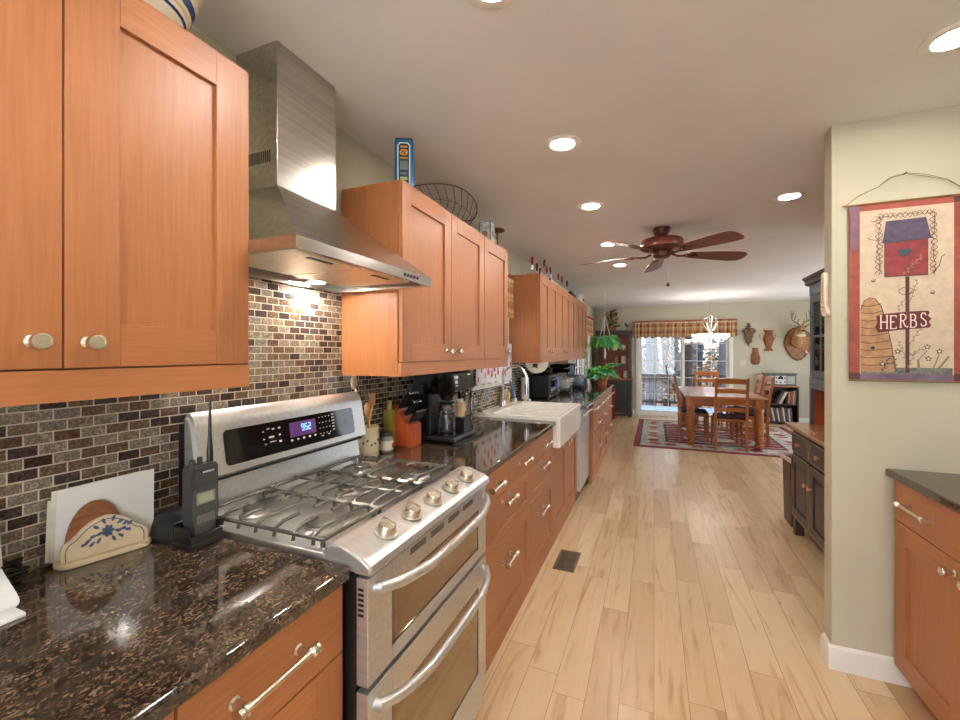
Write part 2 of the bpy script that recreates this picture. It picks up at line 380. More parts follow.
def basebrd(name, pts, lab):
    b = MB(); prof = [(0, 0), (.016, 0), (.016, .075), (.012, .095), (0, .105)]
    for (x0, y0, x1, y1, nx, ny) in pts:
        d = Vector((x1-x0, y1-y0, 0)); L = d.length; d.normalize(); n_ = Vector((nx, ny, 0))
        e = .016
        b.prism(prof, lambda u, v, w: Vector((x0, y0, 0))+d*w+n_*u+Vector((0, 0, v)), -e*(lab[1] if ny else 0), L)
    struct(name, b, TRIMM, label=lab[0], cat='baseboard')
basebrd('baseboard_divider', [(.74, 2.37, .74, 2.458, -1, 0), (.74, 2.37, 1.03, 2.37, 0, -1)], ('white baseboard around the divider wall end', 1))
basebrd('baseboard_far', [(D1+.1, YF, 3.6, YF, 0, -1), (XW, YF, D0-.1, YF, 0, -1)], ('white baseboard along the far wall', 0))

# windows
def muntin_sash(b, plane, u0, u1, z0, z1, w, t, nu, nz, mw=.018, fr=.045):
    """frame plus muntins; plane(u, d, z) maps to world"""
    def bx(a0, a1, c0, c1, tt):
        p0 = plane(a0, -tt/2, c0); p1 = plane(a1, tt/2, c1)
        b.box(min(p0[0], p1[0]), max(p0[0], p1[0]), min(p0[1], p1[1]), max(p0[1], p1[1]), min(c0, c1), max(c0, c1))
    bx(u0, u0+fr, z0, z1, t); bx(u1-fr, u1, z0, z1, t); bx(u0+fr, u1-fr, z0, z0+fr, t); bx(u0+fr, u1-fr, z1-fr, z1, t)
    for i in range(1, nu): c = u0+fr+(u1-u0-2*fr)*i/nu; bx(c-mw/2, c+mw/2, z0+fr, z1-fr, t*.5)
    for i in range(1, nz): c = z0+fr+(z1-z0-2*fr)*i/nz; bx(u0+fr, u1-fr, c-mw/2, c+mw/2, t*.48)
def left_window(name, w, lab, nu):
    y0, y1, z0, z1 = w; r = sthing(name, lab, 'window', (XW, (y0+y1)/2, z0))
    b = MB()
    for a, c, e, f in ((y0-.07, y0, z0, z1+.07), (y1, y1+.07, z0, z1+.07), (y0, y1, z1, z1+.07)): b.box(XW, XW+.02, a, c, e, f)
    b.box(XW-.1, XW+.04, y0-.08, y1+.08, z0-.03, z0+.001)
    struct('casing', b, TRIMM, r)
    b = MB(); mid = (y0+y1)/2
    for a, c in ((y0, mid), (mid, y1)): muntin_sash(b, lambda u, d, z: (XW-.06+d, u, z), a, c, z0, z1, 0, .03, nu, 3)
    struct('sash', b, TRIMM, r)
    b = MB(); b.box(XW-.063, XW-.059, y0+.02, y1-.02, z0+.02, z1-.02); struct('pane', b, GLASS, r)
left_window('window_1', W1, 'small white window above the farmhouse sink', 2)
left_window('window_2', W2, 'white framed window on the left wall beyond the cabinets', 3)

# sliding door
r = sthing('door_1', 'white sliding glass door with grid panes to the deck', 'door', ((D0+D1)/2, YF, 0))
b = MB(); b.box(D0-.07, D0, YF-.02, YF+.02, 0, DH+.1); b.box(D1, D1+.07, YF-.02, YF+.02, 0, DH+.1); b.box(D0, D1, YF-.02, YF+.02, DH, DH+.1); b.box(D0, D1, YF-.019, YF+.1, 0, .06)
struct('casing', b, TRIMM, r)
mid = (D0+D1)/2
for (a, c, yy) in ((D0, mid+.04, YF+.02), (mid-.04, D1, YF+.06)):
    b = MB(); muntin_sash(b, lambda u, d, z: (u, yy+d, z), a, c, .06, DH, 0, .04, 3, 5, .010, .05)
    s = struct('sliding_panel', b, TRIMM, r)
    b = MB(); b.box(a+.04, c-.04, yy+.011, yy+.014, .10, DH-.04); struct('pane', b, GLASS, s)

# ------------------------------------------------------------------ outdoors
b = MB(); b.box(-3, 4.5, YF+.1, 12.4, -.14, -.03); struct('deck_boards', b, pm('deck_paint', (150, 172, 190), .6, 0, .1, (3, 40, 3)), label='pale blue-grey deck outside the sliding door', cat='deck')
b = MB()
gx = [[(-14+i*1.2, 12.4+j*2.2-(4 if i < 8 else 0), -.9+.25*math.sin(i*1.3+j)+j*.10) for j in range(14)] for i in range(28)]
vs = [[b._v(p) for p in row] for row in gx]
for i in range(27):
    for j in range(13): b.face([vs[i][j], vs[i+1][j], vs[i+1][j+1], vs[i][j+1]])
struct('ground_woods', b, pm('leaf_litter', (160, 130, 100), .9, 0, .3, (6, 6, 6)), label='leaf-covered ground of the woods', cat='ground')
RAIL = pm('dark_railing', (34, 28, 26), .5, 0, .1)
r = thing('deck_railing', 'dark wooden deck railing with upright balusters outside the door', 'railing', (.6, 12.2, -.03))
b = MB(); b.box(-1.6, 2.8, 12.15, 12.27, .80, .85); b.build('top_rail', RAIL, r)
b = MB(); b.box(-1.6, 2.8, 12.19, 12.23, .07, .13); b.build('bottom_rail', RAIL, r)
k = 0
for i in range(29):
    x = -1.45+i*.15
    post = i in (2, 15, 28)
    b = MB(); h = .06 if post else .018; b.box(x-h/2-.006, x+h/2+.006, 12.21-h/2, 12.21+h/2, -.03 if post else .13, .80); b.build('post' if post else 'baluster', RAIL, r)
BARK = [pm('bark_grey', (60, 65, 74), .9, 0, .3, (10, 10, 2)), pm('bark_brown', (44, 39, 37), .9, 0, .3, (10, 10, 2)), pm('bark_pale', (100, 103, 106), .9, 0, .2, (10, 10, 2))]
TREES = [(-.15, 14.2, .17, 0), (.35, 17, .13, 1), (.75, 15.2, .07, 2), (1.0, 14.0, .15, 1), (1.5, 16.5, .12, 0), (1.9, 14.6, .16, 0), (2.4, 18, .2, 2), (-.6, 17.5, .16, 2), (.1, 20, .15, 2), (.9, 21, .14, 1), (1.7, 22, .2, 2), (2.9, 21, .2, 1), (-.3, 23, .2, 1), (.55, 24, .2, 2), (3.2, 16, .15, 1)]
WHERE = ['just outside the left door panel', 'thin behind the left railing', 'slender and pale near the door centre', 'dark, standing behind the door centre', 'grey, seen through the right door panel', 'broad and grey at the right door edge', 'pale, far behind the right edge', 'pale, at the far left edge', 'distant pale one left of centre', 'distant dark one near centre', 'distant pale one right of centre', 'distant dark one at right edge', 'distant dark one at left', 'farthest pale one near centre', 'brown one by the far right casing']
for i, (x, y, rr, mi) in enumerate(TREES):
    b = MB(); pts = [(x+.10*math.sin(i+t*.9), y+.05*math.cos(i*2+t), -1+t*1.15) for t in range(9)]
    b.tube(pts, [rr*(1-.05*t) for t in range(9)], 10)
    tag(b.build('tree_trunk', BARK[mi]), 'woodland tree trunk, '+WHERE[i], 'tree', 'trees beyond the deck')
b = MB()
for i in range(5200):
    x, y = random.uniform(-4, 6), random.uniform(14.5, 26); z = random.uniform(-.6, 3.2)*random.random()**.4
    a = random.random()*6.3
    b.leaf((x, y, z), (math.cos(a), math.sin(a), random.uniform(-.3, .6)), random.uniform(.18, .4), .13, random.choice((0, 0, 1, 2)))
tag(b.build('understory_brush', [pm('brush_tan', (150, 116, 88), .9), pm('brush_pale', (120, 126, 124), .9), pm('brush_green', (74, 88, 64), .9)], recalc=False), 'pale tan and green leafy brush between the tree trunks', 'brush', None, 'stuff')

# ------------------------------------------------------------------ recessed ceiling lights
LENS = emat('lamp_lens', LAMP_C, LAMP_E)
def downlight(x, y, lab):
    r = thing('recessed_light', lab, 'ceiling light', (x, y, CZ), 0, 'recessed ceiling lights')
    b = MB(); b.lathe([(.056, -.001), (.056, -.005), (.082, -.006), (.088, -.003), (.088, -.0002)], (x, y, CZ), seg=32); b.build('trim_ring', TRIMM, r)
    b = MB(); b.lathe([(.0, -.0035), (.056, -.0035)], (x, y, CZ), seg=32); b.build('lens', LENS, r, recalc=False)
for x, y, l in ((-.415, 2.08, 'round recessed ceiling light nearest the range hood'), (-.41, 3.04, 'round recessed ceiling light second in the row over the counter'), (.82, 3.34, 'round recessed ceiling light near the divider wall and dark hutch'),
                (-.40, 4.17, 'round recessed ceiling light just left of the fan motor'), (-.37, 5.23, 'round recessed ceiling light beyond the fan, farthest in the row'), (.905, 1.86, 'round recessed ceiling light at the upper right picture edge'),
                (-.415, 1.1, 'unseen recessed ceiling light added for fill, overhead in front of the hood'), (-.415, .1, 'unseen recessed ceiling light added for fill, overhead by the near cabinet'), (.9, .6, 'unseen recessed ceiling light added for fill above the right counter'), (-.415, -1.0, 'unseen recessed ceiling light added for fill behind the camera')):  # lights on this line are unseen, added to brighten the near kitchen
    downlight(x, y, l)

# ------------------------------------------------------------------ hardware
def knob(parent, p, dx, r=.0155):
    b = MB(); b.lathe([(r*.75, 0), (r*.75, .003), (r*.45, .006), (r*.45, .018), (r*.9, .024), (r, .029), (r, .034), (r*.92, .0375), (r*.72, .038), (r*.70, .037), (0, .037)], p, (dx, 0, 0), 20)
    return b.build('knob', SATIN, parent)
def pull(parent, x, y0, y1, z, dx, off=.034):
    b = MB(); xb = x+dx*off
    b.cyl((xb, y0, z), (xb, y1, z), .0062, 14)
    for y, s in ((y0, 1), (y1, -1)):
        b.lathe([(.0115, 0), (.0115, .003), (.0075, .006), (.0075, off-.004), (.0105, off-.002), (.0105, off)], (x, y+s*.012, z), (dx, 0, 0), 16)
        b.lathe([(0, -.002), (.0125, -.002), (.0125, .005), (.0095, .006), (.0095, .009), (.0125, .010), (.0125, .015), (.007, .018)], (xb, y-s*.006, z), (0, s, 0), 18)
    return b.build('pull_handle', SATIN, parent)
def shaker(parent, name, X, dx, y0, y1, z0, z1, th=.02, f0=.085, f1=.085, ft=.085, rec=.009, mats=None):
    """face at X, pointing dx"""
    b = MB(); xa, xb = sorted((X, X-dx*th)); e = .0012
    b.box(xa, xb, y0, y0+f0, z0, z1, e, 0); b.box(xa, xb, y1-f1, y1, z0, z1, e, 0)
    b.box(xa, xb, y0+f0, y1-f1, z0, z0+ft, e, 1); b.box(xa, xb, y0+f0, y1-f1, z1-ft, z1, e, 1)
    xp = sorted((X-dx*rec, X-dx*th)); b.box(xp[0], xp[1], y0+f0-.002, y1-f1+.002, z0+ft-.002, z1-ft+.002, 0, 0)
    return b.build(name, mats or [WOOD, WOODH], parent, smooth=30)
def slab(parent, name, X, dx, y0, y1, z0, z1, th=.02):
    b = MB(); xa, xb = sorted((X, X-dx*th)); b.box(xa, xb, y0, y1, z0, z1, .0015); return b.build(name, WOODH, parent, smooth=30)

# ------------------------------------------------------------------ wall cabinets
def wall_cab(y0, y1, zb, zt, doors, label, group, ends=(False, False), z_strip=.062):
    r = thing('wall_cabinet', label, 'cabinet', ((XW+XU)/2, (y0+y1)/2, zb), 0, group)
    b = MB(); b.box(XW+.009, XU-.021, y0+.0005, y1-.0005, zb+.012, zt, .001); b.build('body', WOOD, r)
    b = MB(); b.box(XU-.020, XU-.002, y0+.001, y1-.001, zb, zb+z_strip-.003, .0015)
    if ends[0]: b.box(XW+.012, XU-.02, y0+.001, y0+.019, zb, zb+.012)
    b.build('light_rail', WOODH, r)
    for (a, c, f0, f1, ky) in doors:
        d = shaker(r, 'door', XU, 1, a+.0015, c-.0015, zb+z_strip, zt, f0=f0, f1=f1)
        if ky is not None: knob(d, (XU, ky, zb+z_strip+.048), 1)
    return r
wall_cab(.055, .820, 1.328, 2.165, [(.06, .431, .085, .145, .388), (.431, .817, .088, .090, .466)], 'near left birch wall cabinet beside the range hood', 'wall cabinets on the left wall', (1, 1))
wall_cab(1.557, 2.515, 1.314, 2.162, [(1.562, 2.04, .075, .075, 1.985), (2.04, 2.513, .075, .075, 2.095)], 'two-door birch wall cabinet right after the hood, under the blue tin', 'wall cabinets on the left wall', (1, 0))
wall_cab(2.517, 2.99, 1.314, 2.162, [(2.517, 2.987, .075, .075, 2.93)], 'single-door birch wall cabinet left of the sink window', 'wall cabinets on the left wall')
wl3 = ['right of the sink window', 'second after the sink window', 'third after the sink window', 'farthest, next to the left window valance']
for i in range(4):
    a = 3.955+i*.76; m_ = a+.38
    wall_cab(a, a+.759, 1.316, 2.168, [(a+.002, m_, .07, .07, m_-.045), (m_, a+.757, .07, .07, m_+.045)], 'two-door birch wall cabinet, '+wl3[i], 'wall cabinets on the left wall', (i == 0, 0))

# ------------------------------------------------------------------ base cabinets (left run)
def base_body(name, label, y0, y1, X, group, cat='base cabinet', tz=CT-.036, toe=.012):
    r = thing(name, label, cat, ((XW+X)/2, (y0+y1)/2, 0), 0, group)
    b = MB(); b.box(XW+.01, X-.021, y0+.0005, y1-.0005, .088, tz, .001); b.build('body', WOOD, r)
    b = MB(); b.box(X-.05, X-toe, y0, y1, 0, .086); b.build('toe_kick', WOODH, r)
    return r
G = 'birch base cabinets on the left'
T0, T1 = .742, CT-.036
r = base_body('base_cabinet', 'near birch base cabinet left of the range', .425, .802, XD, G)
d = slab(r, 'drawer', XD, 1, .428, .800, .722, T1); pull(d, XD, .508, .675, .812, 1)
shaker(r, 'door', XD, 1, .428, .800, .09, .718)
r = base_body('base_cabinet', 'birch base cabinet at the lower left picture corner', .0, .424, XD, G)
d = slab(r, 'drawer', XD, 1, .003, .422, .722, T1); pull(d, XD, .12, .30, .812, 1); shaker(r, 'door', XD, 1, .003, .422, .09, .718)
r = base_body('base_cabinet', 'wide birch drawer cabinet right of the range', 1.578, 2.426, XD, G)
d = slab(r, 'drawer', XD, 1, 1.580, 2.048, T0, T1); pull(d, XD, 1.72, 1.86, .817, 1)
d = slab(r, 'drawer', XD, 1, 2.051, 2.424, T0, T1); pull(d, XD, 2.19, 2.33, .817, 1)
d = shaker(r, 'drawer', XD, 1, 1.580, 2.424, .522, T0-.003, f0=.07, f1=.07, ft=.05); pull(d, XD, 1.92, 2.06, .695, 1)
d = shaker(r, 'drawer', XD, 1, 1.580, 2.424, .090, .519, f0=.07, f1=.07, ft=.06); pull(d, XD, 1.92, 2.06, .405, 1)
r = base_body('base_cabinet', 'narrow birch drawer cabinet just left of the white sink', 2.427, 3.045, XD, G)
d = slab(r, 'drawer', XD, 1, 2.43, 3.043, T0, T1); pull(d, XD, 2.68, 2.84, .812, 1)
d = shaker(r, 'drawer', XD, 1, 2.43, 3.043, .522, T0-.003, f0=.07, f1=.07, ft=.05); pull(d, XD, 2.60, 2.76, .69, 1)
d = shaker(r, 'drawer', XD, 1, 2.43, 3.043, .090, .519, f0=.07, f1=.07, ft=.06); pull(d, XD, 2.58, 2.74, .41, 1)
r = base_body('sink_cabinet', 'birch cabinet with two doors under the white sink', 3.046, 4.06, XD, G, tz=.70)
for a, c, ky in ((3.048, 3.552, 3.50), (3.555, 4.058, 3.60)):
    d = shaker(r, 'door', XD, 1, a, c, .09, .715, f0=.08, f1=.08); knob(d, (XD, ky, .675), 1)
XF = -.605
r = thing('dishwasher', 'stainless dishwasher right of the sink cabinet', 'dishwasher', (-1.0, 4.37, 0))
b = MB(); b.box(XW+.01, XD-.01, 4.065, 4.675, .09, CT-.034); b.build('tub', BLACK, r)
b = MB(); b.box(XD-.01, XD+.03, 4.065, 4.675, .10, CT-.05, .004); b.build('door', STEEL, r)
b = MB(); b.cyl((XD+.065, 4.12, .82), (XD+.065, 4.62, .82), .011); b.cyl((XD+.02, 4.15, .82), (XD+.065, 4.15, .82), .007); b.cyl((XD+.02, 4.59, .82), (XD+.065, 4.59, .82), .007); b.build('handle', STEEL, r)
b = MB(); b.box(XD-.05, XD-.012, 4.065, 4.675, 0, .088); b.build('toe_kick', BLACK, r)
for i, l in enumerate(('birch drawer cabinet right of the dishwasher', 'birch drawer cabinet second from the dishwasher', 'birch drawer cabinet at the far end of the run')):
    a = 4.685+i*.745; c = a+.742
    r = base_body('base_cabinet', l, a, c, XF, G)
    d = slab(r, 'drawer', XF, 1, a+.003, a+.37, .71, T1); pull(d, XF, a+.11, a+.26, .80, 1)
    d = slab(r, 'drawer', XF, 1, a+.373, c-.002, .71, T1); pull(d, XF, a+.48, a+.63, .80, 1)
    for z0, z1, hz in ((.46, .707, .62), (.09, .457, .35)):
        d = shaker(r, 'drawer', XF, 1, a+.003, c-.002, z0, z1, f0=.07, f1=.07, ft=.06); pull(d, XF, a+.29, a+.45, hz, 1)

# counters
def counter(name, outline_boxes, label):
    b = MB()
    for (x0, x1, y0, y1) in outline_boxes: b.box(x0, x1, y0, y1, CT-.034, CT, .009, seg=3)
    return tag(b.build(name, GRAN), label, 'counter', 'granite countertops')
counter('countertop', [(XW+.009, XD+.02, -.1, .807)], 'speckled brown granite countertop in the left foreground')
counter('countertop', [(XW+.009, XD+.02, 1.572, 3.05)], 'dark granite countertop between range and sink')
counter('countertop', [(XW+.009, XF+.025, 3.995, 6.93)], 'dark granite countertop beyond the sink')

# farmhouse sink
SY0, SY1, SX0, SX1, SZ = 3.055, 3.985, -1.25, -.625, .945
r = thing('farmhouse_sink', 'white apron-front farmhouse sink with two basins', 'sink', ((SX0+SX1)/2, (SY0+SY1)/2, .72))
b = MB(); ft = .035
b.box(SX1-.03, SX1, SY0, SY1, .722, SZ, .010); b.build('apron', WHITE, r)
b = MB(); b.box(SX0, SX0+.09, SY0, SY1, .722, SZ, .008); b.box(SX0+.088, SX1-.028, SY0, SY0+ft, .722, SZ, .008); b.box(SX0+.088, SX1-.028, SY1-ft, SY1, .722, SZ, .008)
b.box(SX0+.088, SX1-.028, 3.50, 3.535, .722, SZ-.02, .008); b.box(SX0+.01, SX1-.01, SY0+.01, SY1-.01, .722, .745); b.build('basin', WHITE, r)
for y in (3.29, 3.75):
    b = MB(); b.lathe([(.042, 0), (.042, .003), (.02, .001), (0, .001)], (-.92, y, .745)); b.build('drain', CHROME, r)
b = MB(); b.box(XW+.009, SX0, SY0-.01, SY1+.015, CT-.034, CT+.012, .004); tag(b.build('sink_ledge', WHITE), 'white ledge behind the sink below the window', 'ledge')
r = thing('faucet', 'tall chrome gooseneck faucet behind the sink', 'faucet', (-1.20, 3.45, SZ))
b = MB(); b.lathe([(.032, 0), (.032, .006), (.022, .012), (.02, .05), (.017, .06)], (-1.20, 3.45, SZ)); b.build('base', CHROME, r)
b = MB(); pts = [(-1.20, 3.45, SZ+.05), (-1.20, 3.45, SZ+.27)]+[(-1.20+.105*(1-math.cos(R(a))), 3.45, SZ+.25+.105*math.sin(R(a))) for a in range(15, 181, 15)]+[(-.99, 3.45, SZ+.20)]
b.tube(pts, .0125, 12); b.build('spout', CHROME, r)
b = MB(); b.cyl((-.99, 3.45, SZ+.215), (-.99, 3.45, SZ+.12), .017, 14); b.build('spray_head', CHROME, r)
b = MB(); b.tube([(-1.20, 3.47, SZ+.045), (-1.20, 3.50, SZ+.05), (-1.20, 3.55, SZ+.10)], [.009, .008, .006], 10); b.build('lever', CHROME, r)

# ------------------------------------------------------------------ range hood
HY0, HY1, HX, CY0, CY1, CX = .812, 1.512, -.83, 1.03, 1.305, -1.135
r = thing('range_hood', 'stainless chimney range hood above the range', 'range hood', (-1.1, 1.16, 1.68))
b = MB(); b.box(XW+.002, CX, CY0, CY1, 1.94, 2.32, .0015); b.build('chimney', STEELH, r, smooth=30)
b = MB(); b.box(XW+.002, CX+.0-.003, CY0+.003, CY1-.003, 2.32, CZ-.001, .001); b.build('upper_chimney', STEELH, r, smooth=30)
b = MB()
for i in range(12): x = XW+.055+i*.0095; b.box(x, x+.0045, CY0-.0006, CY0+.001, 2.045, 2.085)
b.build('vent_slots', BLACK, r)
b = MB()
T = [(XW+.002, CY0-.002, 1.962), (CX+.004, CY0-.002, 1.962), (CX+.004, CY1+.002, 1.962), (XW+.002, CY1+.002, 1.962)]
Bt = [(XW+.002, HY0, 1.716), (HX, HY0, 1.716), (HX, HY1, 1.716), (XW+.002, HY1, 1.716)]
for i in range(3): b.poly([Bt[i], Bt[i+1], T[i+1], T[i]])
b.poly([Bt[3], Bt[0], T[0], T[3]]); b.poly(T)
b.build('canopy', STEELH, r, smooth=20)
b = MB(); z0, z1, t = 1.683, 1.716, .012
b.box(HX-t, HX, HY0, HY1, z0, z1, .001); b.box(XW+.002, HX-t, HY0, HY0+t, z0, z1); b.box(XW+.002, HX-t, HY1-t, HY1, z0, z1); b.box(XW+.002, XW+.03, HY0+t, HY1-t, z0, z1)
b.build('canopy_rim', STEELH, r, smooth=30)
FILT = pm('filter_mesh', (214, 208, 194), .32, .9, .08, (150, 150, 20))
b = MB(); b.box(XW+.03, HX-t, HY0+t, HY1-t, 1.704, 1.708); b.build('underside_plate', STEELH, r)
for a, c in ((HY0+.05, 1.155), (1.170, HY1-.05)):
    b = MB(); b.box(XW+.11, HX-.07, a, c, 1.697, 1.704, .003); f = b.build('grease_filter', FILT, r)
    b = MB(); b.box(HX-.115, HX-.10, (a+c)/2-.05, (a+c)/2+.05, 1.6945, 1.697); b.build('filter_latch', BLACK, f)
HL = emat('hood_lamp', (1, .95, .87, 1), 330)
for y in (.93, 1.33):
    b = MB(); b.lathe([(0, 0), (.032, 0)], (XW+.075, y, 1.698)); b.build('lamp', HL, r, recalc=False)
    b = MB(); b.lathe([(.032, .004), (.032, -.001), (.040, -.001), (.042, .004)], (XW+.075, y, 1.699)); b.build('lamp_ring', CHROME, r)
for i in range(5):
    y = 1.315+i*.022; b = MB(); b.lathe([(.006, 0), (.006, .002), (0, .0025)], (HX, y, 1.70), (1, 0, 0), 12); b.build('button', BLACK, r)
b = MB()
for i, (w_, dz) in enumerate(((.006, 0), (.009, .001), (.012, 0), (.007, .001))): b.box(CX, CX+.0006, 1.175+i*.015, 1.175+i*.015+w_, 2.048, 2.053+dz)
b.build('maker_badge', pm('badge_grey', (120, 116, 110), .4, .6), r)

# ------------------------------------------------------------------ gas range
RY0, RY1, RX = .811, 1.568, -.615
r = thing('gas_range', 'stainless double-oven gas range', 'range', (-.95, 1.18, 0))
b = MB(); b.box(XW+.03, RX-.035, RY0, RY1, .02, .905, .003); b.build('chassis', BLACK, r)
b = MB()
for y in (RY0+.05, RY1-.05):
    for x in (XW+.1, RX-.09): b.cyl((x, y, 0), (x, y, .022), .018)
b.build('feet', BLACK, r)
COOK = pm('cooktop_steel', (222, 220, 214), .3, 1, .04)
b = MB(); b.box(-1.235, -.715, RY0-.002, RY1+.002, .905, .932, .006)
b.build('cooktop', COOK, r)
# control panel: wedge with rolled ends
prof = [(-.745, .934), (-.735, .952), (-.715, .960), (-.690, .957), (-.625, .938), (-.604, .924), (-.600, .910), (-.606, .900), (-.72, .900)]
b = MB(); b.prism(prof, MY, RY0-.004, RY1+.004, b=.006); b.build('control_panel', STEEL, r, smooth=40)
nd = Vector((.019, 0, .065)).normalized()
for y in (.936, 1.063, 1.190, 1.318, 1.446):
    c = Vector((-.650, y, .946)); b = MB(); b.lathe([(.031, 0), (.031, .004), (.027, .006), (0, .006)], c, nd, 28); k = b.build('knob_bezel', pm('grey_bezel', (176, 170, 156), .35, .8), r)
    b = MB(); b.lathe([(.024, .006), (.0235, .022), (.021, .026), (0, .026)], c, nd, 24)
    M = Matrix.Translation(c+nd*.026) @ nd.to_track_quat('Z', 'Y').to_matrix().to_4x4()
    b.box(-.006, .006, -.021, .021, -.002, .012, .003, M=M); b.build('knob_grip', SATIN, k)
# oven doors
def curved_handle(name, zc, parent, drop=.012):
    b = MB(); pts = []
    for i in range(17):
        t = i/16; y = RY0+.035+(RY1-RY0-.07)*t; s_ = math.sin(PI*t)
        pts.append((RX+.012+.048*min(1, s_*1.5)**.6 if s_ > 0 else RX+.012, y, zc-drop*s_))
    pts = [(RX-.002, pts[0][1], zc)]+pts+[(RX-.002, pts[-1][1], zc)]
    b.tube(pts, .0125, 12, flat=1.15); return b.build(name, STEEL, parent)
OGL = pm('oven_glass', (150, 128, 102), .05, .75, .05)
def oven_door(name, z0, z1, zw0, zw1, hz):
    b = MB(); yl, yr = RY0+.004, RY1-.004; w0, w1 = RY0+.105, RY1-.075
    b.box(RX-.034, RX, yl, w0, z0, z1, .003); b.box(RX-.034, RX, w1, yr, z0, z1, .003); b.box(RX-.034, RX, w0, w1, z0, zw0, .001); b.box(RX-.034, RX, w0, w1, zw1, z1, .001)
    d = b.build(name, STEEL, r, smooth=30)
    b = MB(); b.box(RX-.02, RX-.004, w0-.001, w1+.001, zw0-.001, zw1+.001); b.build('window', OGL, d)
    b = MB(); b.box(RX-.0205, RX-.003, w0+.0, w0+.006, zw0, zw1); b.box(RX-.0205, RX-.003, w1-.006, w1, zw0, zw1); b.box(RX-.0205, RX-.003, w0, w1, zw0, zw0+.006); b.box(RX-.0205, RX-.003, w0, w1, zw1-.006, zw1); b.build('window_trim', BLACKG, d)
    h = curved_handle('handle', hz, d); return d
d = oven_door('upper_oven_door', .635, .890, .672, .822, .858)
b = MB()
for g in range(4):
    for j in range(3):
        y = RY0+.19+g*.115; b.box(RX-.001, RX+.0008, y, y+.085, .8705+j*.0062-.004, .8705+j*.0062-.0005)
b.build('vent_slots', BLACK, d)
b = MB()
for j in range(6): b.box(RX-.028, RX-.012, RY0+.003, RY0+.0045, .80+j*.012, .806+j*.012)
b.build('side_vents', BLACK, d)
d = oven_door('lower_oven_door', .115, .620, .20, .53, .580)
b = MB(); b.box(RX-.05, RX-.012, RY0+.005, RY1-.005, .03, .108, .003); b.build('bottom_panel', STEEL, r)
# backguard
b = MB(); BX = -1.19
prof = [(-1.256, 1.045), (BX-.010, 1.045), (BX+.002, 1.055), (BX-.022, 1.200), (BX-.034, 1.228), (BX-.05, 1.243), (-1.256, 1.236)]
b.prism(prof, MY, RY0-.004, RY1+.001, b=.010); b.build('backguard', STEEL, r, smooth=40)
b = MB(); b.box(-1.285, -1.256, RY0+.004, RY0+.03, .93, 1.21); b.build('backguard_end', BLACK, r)
b = MB(); prof = [(-1.245, .930), (-1.215, .930), (-1.232, 1.05), (-1.262, 1.05)]; b.prism(prof, MY, RY0+.02, RY1-.012); b.build('back_riser', STEEL, r)
b = MB(); b.box(-1.29, BX-.012, RY0+.03, RY1-.02, 1.036, 1.047); b.build('painted_shade_strip', BLACK, r)  # solid black strip stands in for the shade under the backguard overhang
sl = Vector((-.024, 0, .145)).normalized(); nf = Vector((.145, 0, .024)).normalized(); o0 = Vector((BX+.002, 0, 1.055))
def onface(u, v, w): return o0+Vector((0, u, 0))+sl*v+nf*w
b = MB(); b.prism(rrect(.895, 1.49, .020, .128, .014), onface, -.004, .0012); dp = b.build('display_panel', pm('panel_black', (20, 16, 15), .06, 0, .02), r)
b = MB(); b.prism(rrect(1.145, 1.27, .060, .112, .003), onface, .001, .0017)
b.build('clock_screen', emat('clock_purple', (.16, .0, .22, 1), .35, (.01, .01, .01, 1)), dp)
def ribbon(b, pts, w, fn, d, m=None, closed=False):
    k = len(pts); L = []; Rr = []
    for i in range(k):
        a = pts[i-1] if i else (pts[i] if not closed else pts[-2]); c = pts[i+1] if i < k-1 else (pts[i] if not closed else pts[1])
        tx, ty = c[0]-a[0], c[1]-a[1]; q = math.hypot(tx, ty) or 1; nx, ny = -ty/q, tx/q
        L.append(b._v(fn(pts[i][0]+nx*w/2, pts[i][1]+ny*w/2, d))); Rr.append(b._v(fn(pts[i][0]-nx*w/2, pts[i][1]-ny*w/2, d)))
    for i in range(k-1): b.face([L[i], Rr[i], Rr[i+1], L[i+1]], m)
SEG = {'0': 'abcdef', '9': 'abcdfg', '5': 'acdfg', '2': 'abdeg'}
def sevenseg(b, ch, u, v, h, w, lw, fn, d):
    P = {'a': ((0, h), (w, h)), 'b': ((w, h), (w, h/2)), 'c': ((w, h/2), (w, 0)), 'd': ((0, 0), (w, 0)), 'e': ((0, h/2), (0, 0)), 'f': ((0, h), (0, h/2)), 'g': ((0, h/2), (w, h/2))}
    for s_ in SEG[ch]: ribbon(b, [(u+P[s_][0][0], v+P[s_][0][1]), (u+P[s_][1][0], v+P[s_][1][1])], lw, fn, d)
b = MB(); u = 1.200
for ch in '952': sevenseg(b, ch, u, .078, .022, .010, .0035, onface, .0021); u += .0165
ribbon(b, [(1.2135, .083), (1.2135, .086)], .003, onface, .0021); ribbon(b, [(1.2135, .092), (1.2135, .095)], .003, onface, .0021)
b.build('clock_digits', emat('clock_blue', (.12, .35, 1, 1), 2.2, (.01, .01, .01, 1)), dp, recalc=False)
b = MB()
def key(u, v, w=.006, h=.004): b.prism(rrect(u-w/2, u+w/2, v-h/2, v+h/2, .0015, 2), onface, .0010, .0018)
for i, (u, v, w, h) in enumerate([(1.035, .100, .006, .004), (1.055, .107, .012, .003), (1.075, .104, .010, .004), (1.10, .104, .010, .005), (1.035, .075, .008, .003), (1.065, .078, .022, .006), (1.10, .080, .008, .006), (1.04, .058, .008, .003), (1.07, .062, .026, .003), (1.10, .058, .010, .006)]+[(1.15+j*.028, .050, .010, .007) for j in range(5)]+[(1.29+a*.018, .112-c*.021, .005, .004) for a in range(4) for c in range(4)]+[(1.365, .115-c*.012, .014, .005) for c in range(6)]+[(1.30, .040, .012, .004), (1.335, .042, .010, .004)]): key(u, v, w, h)
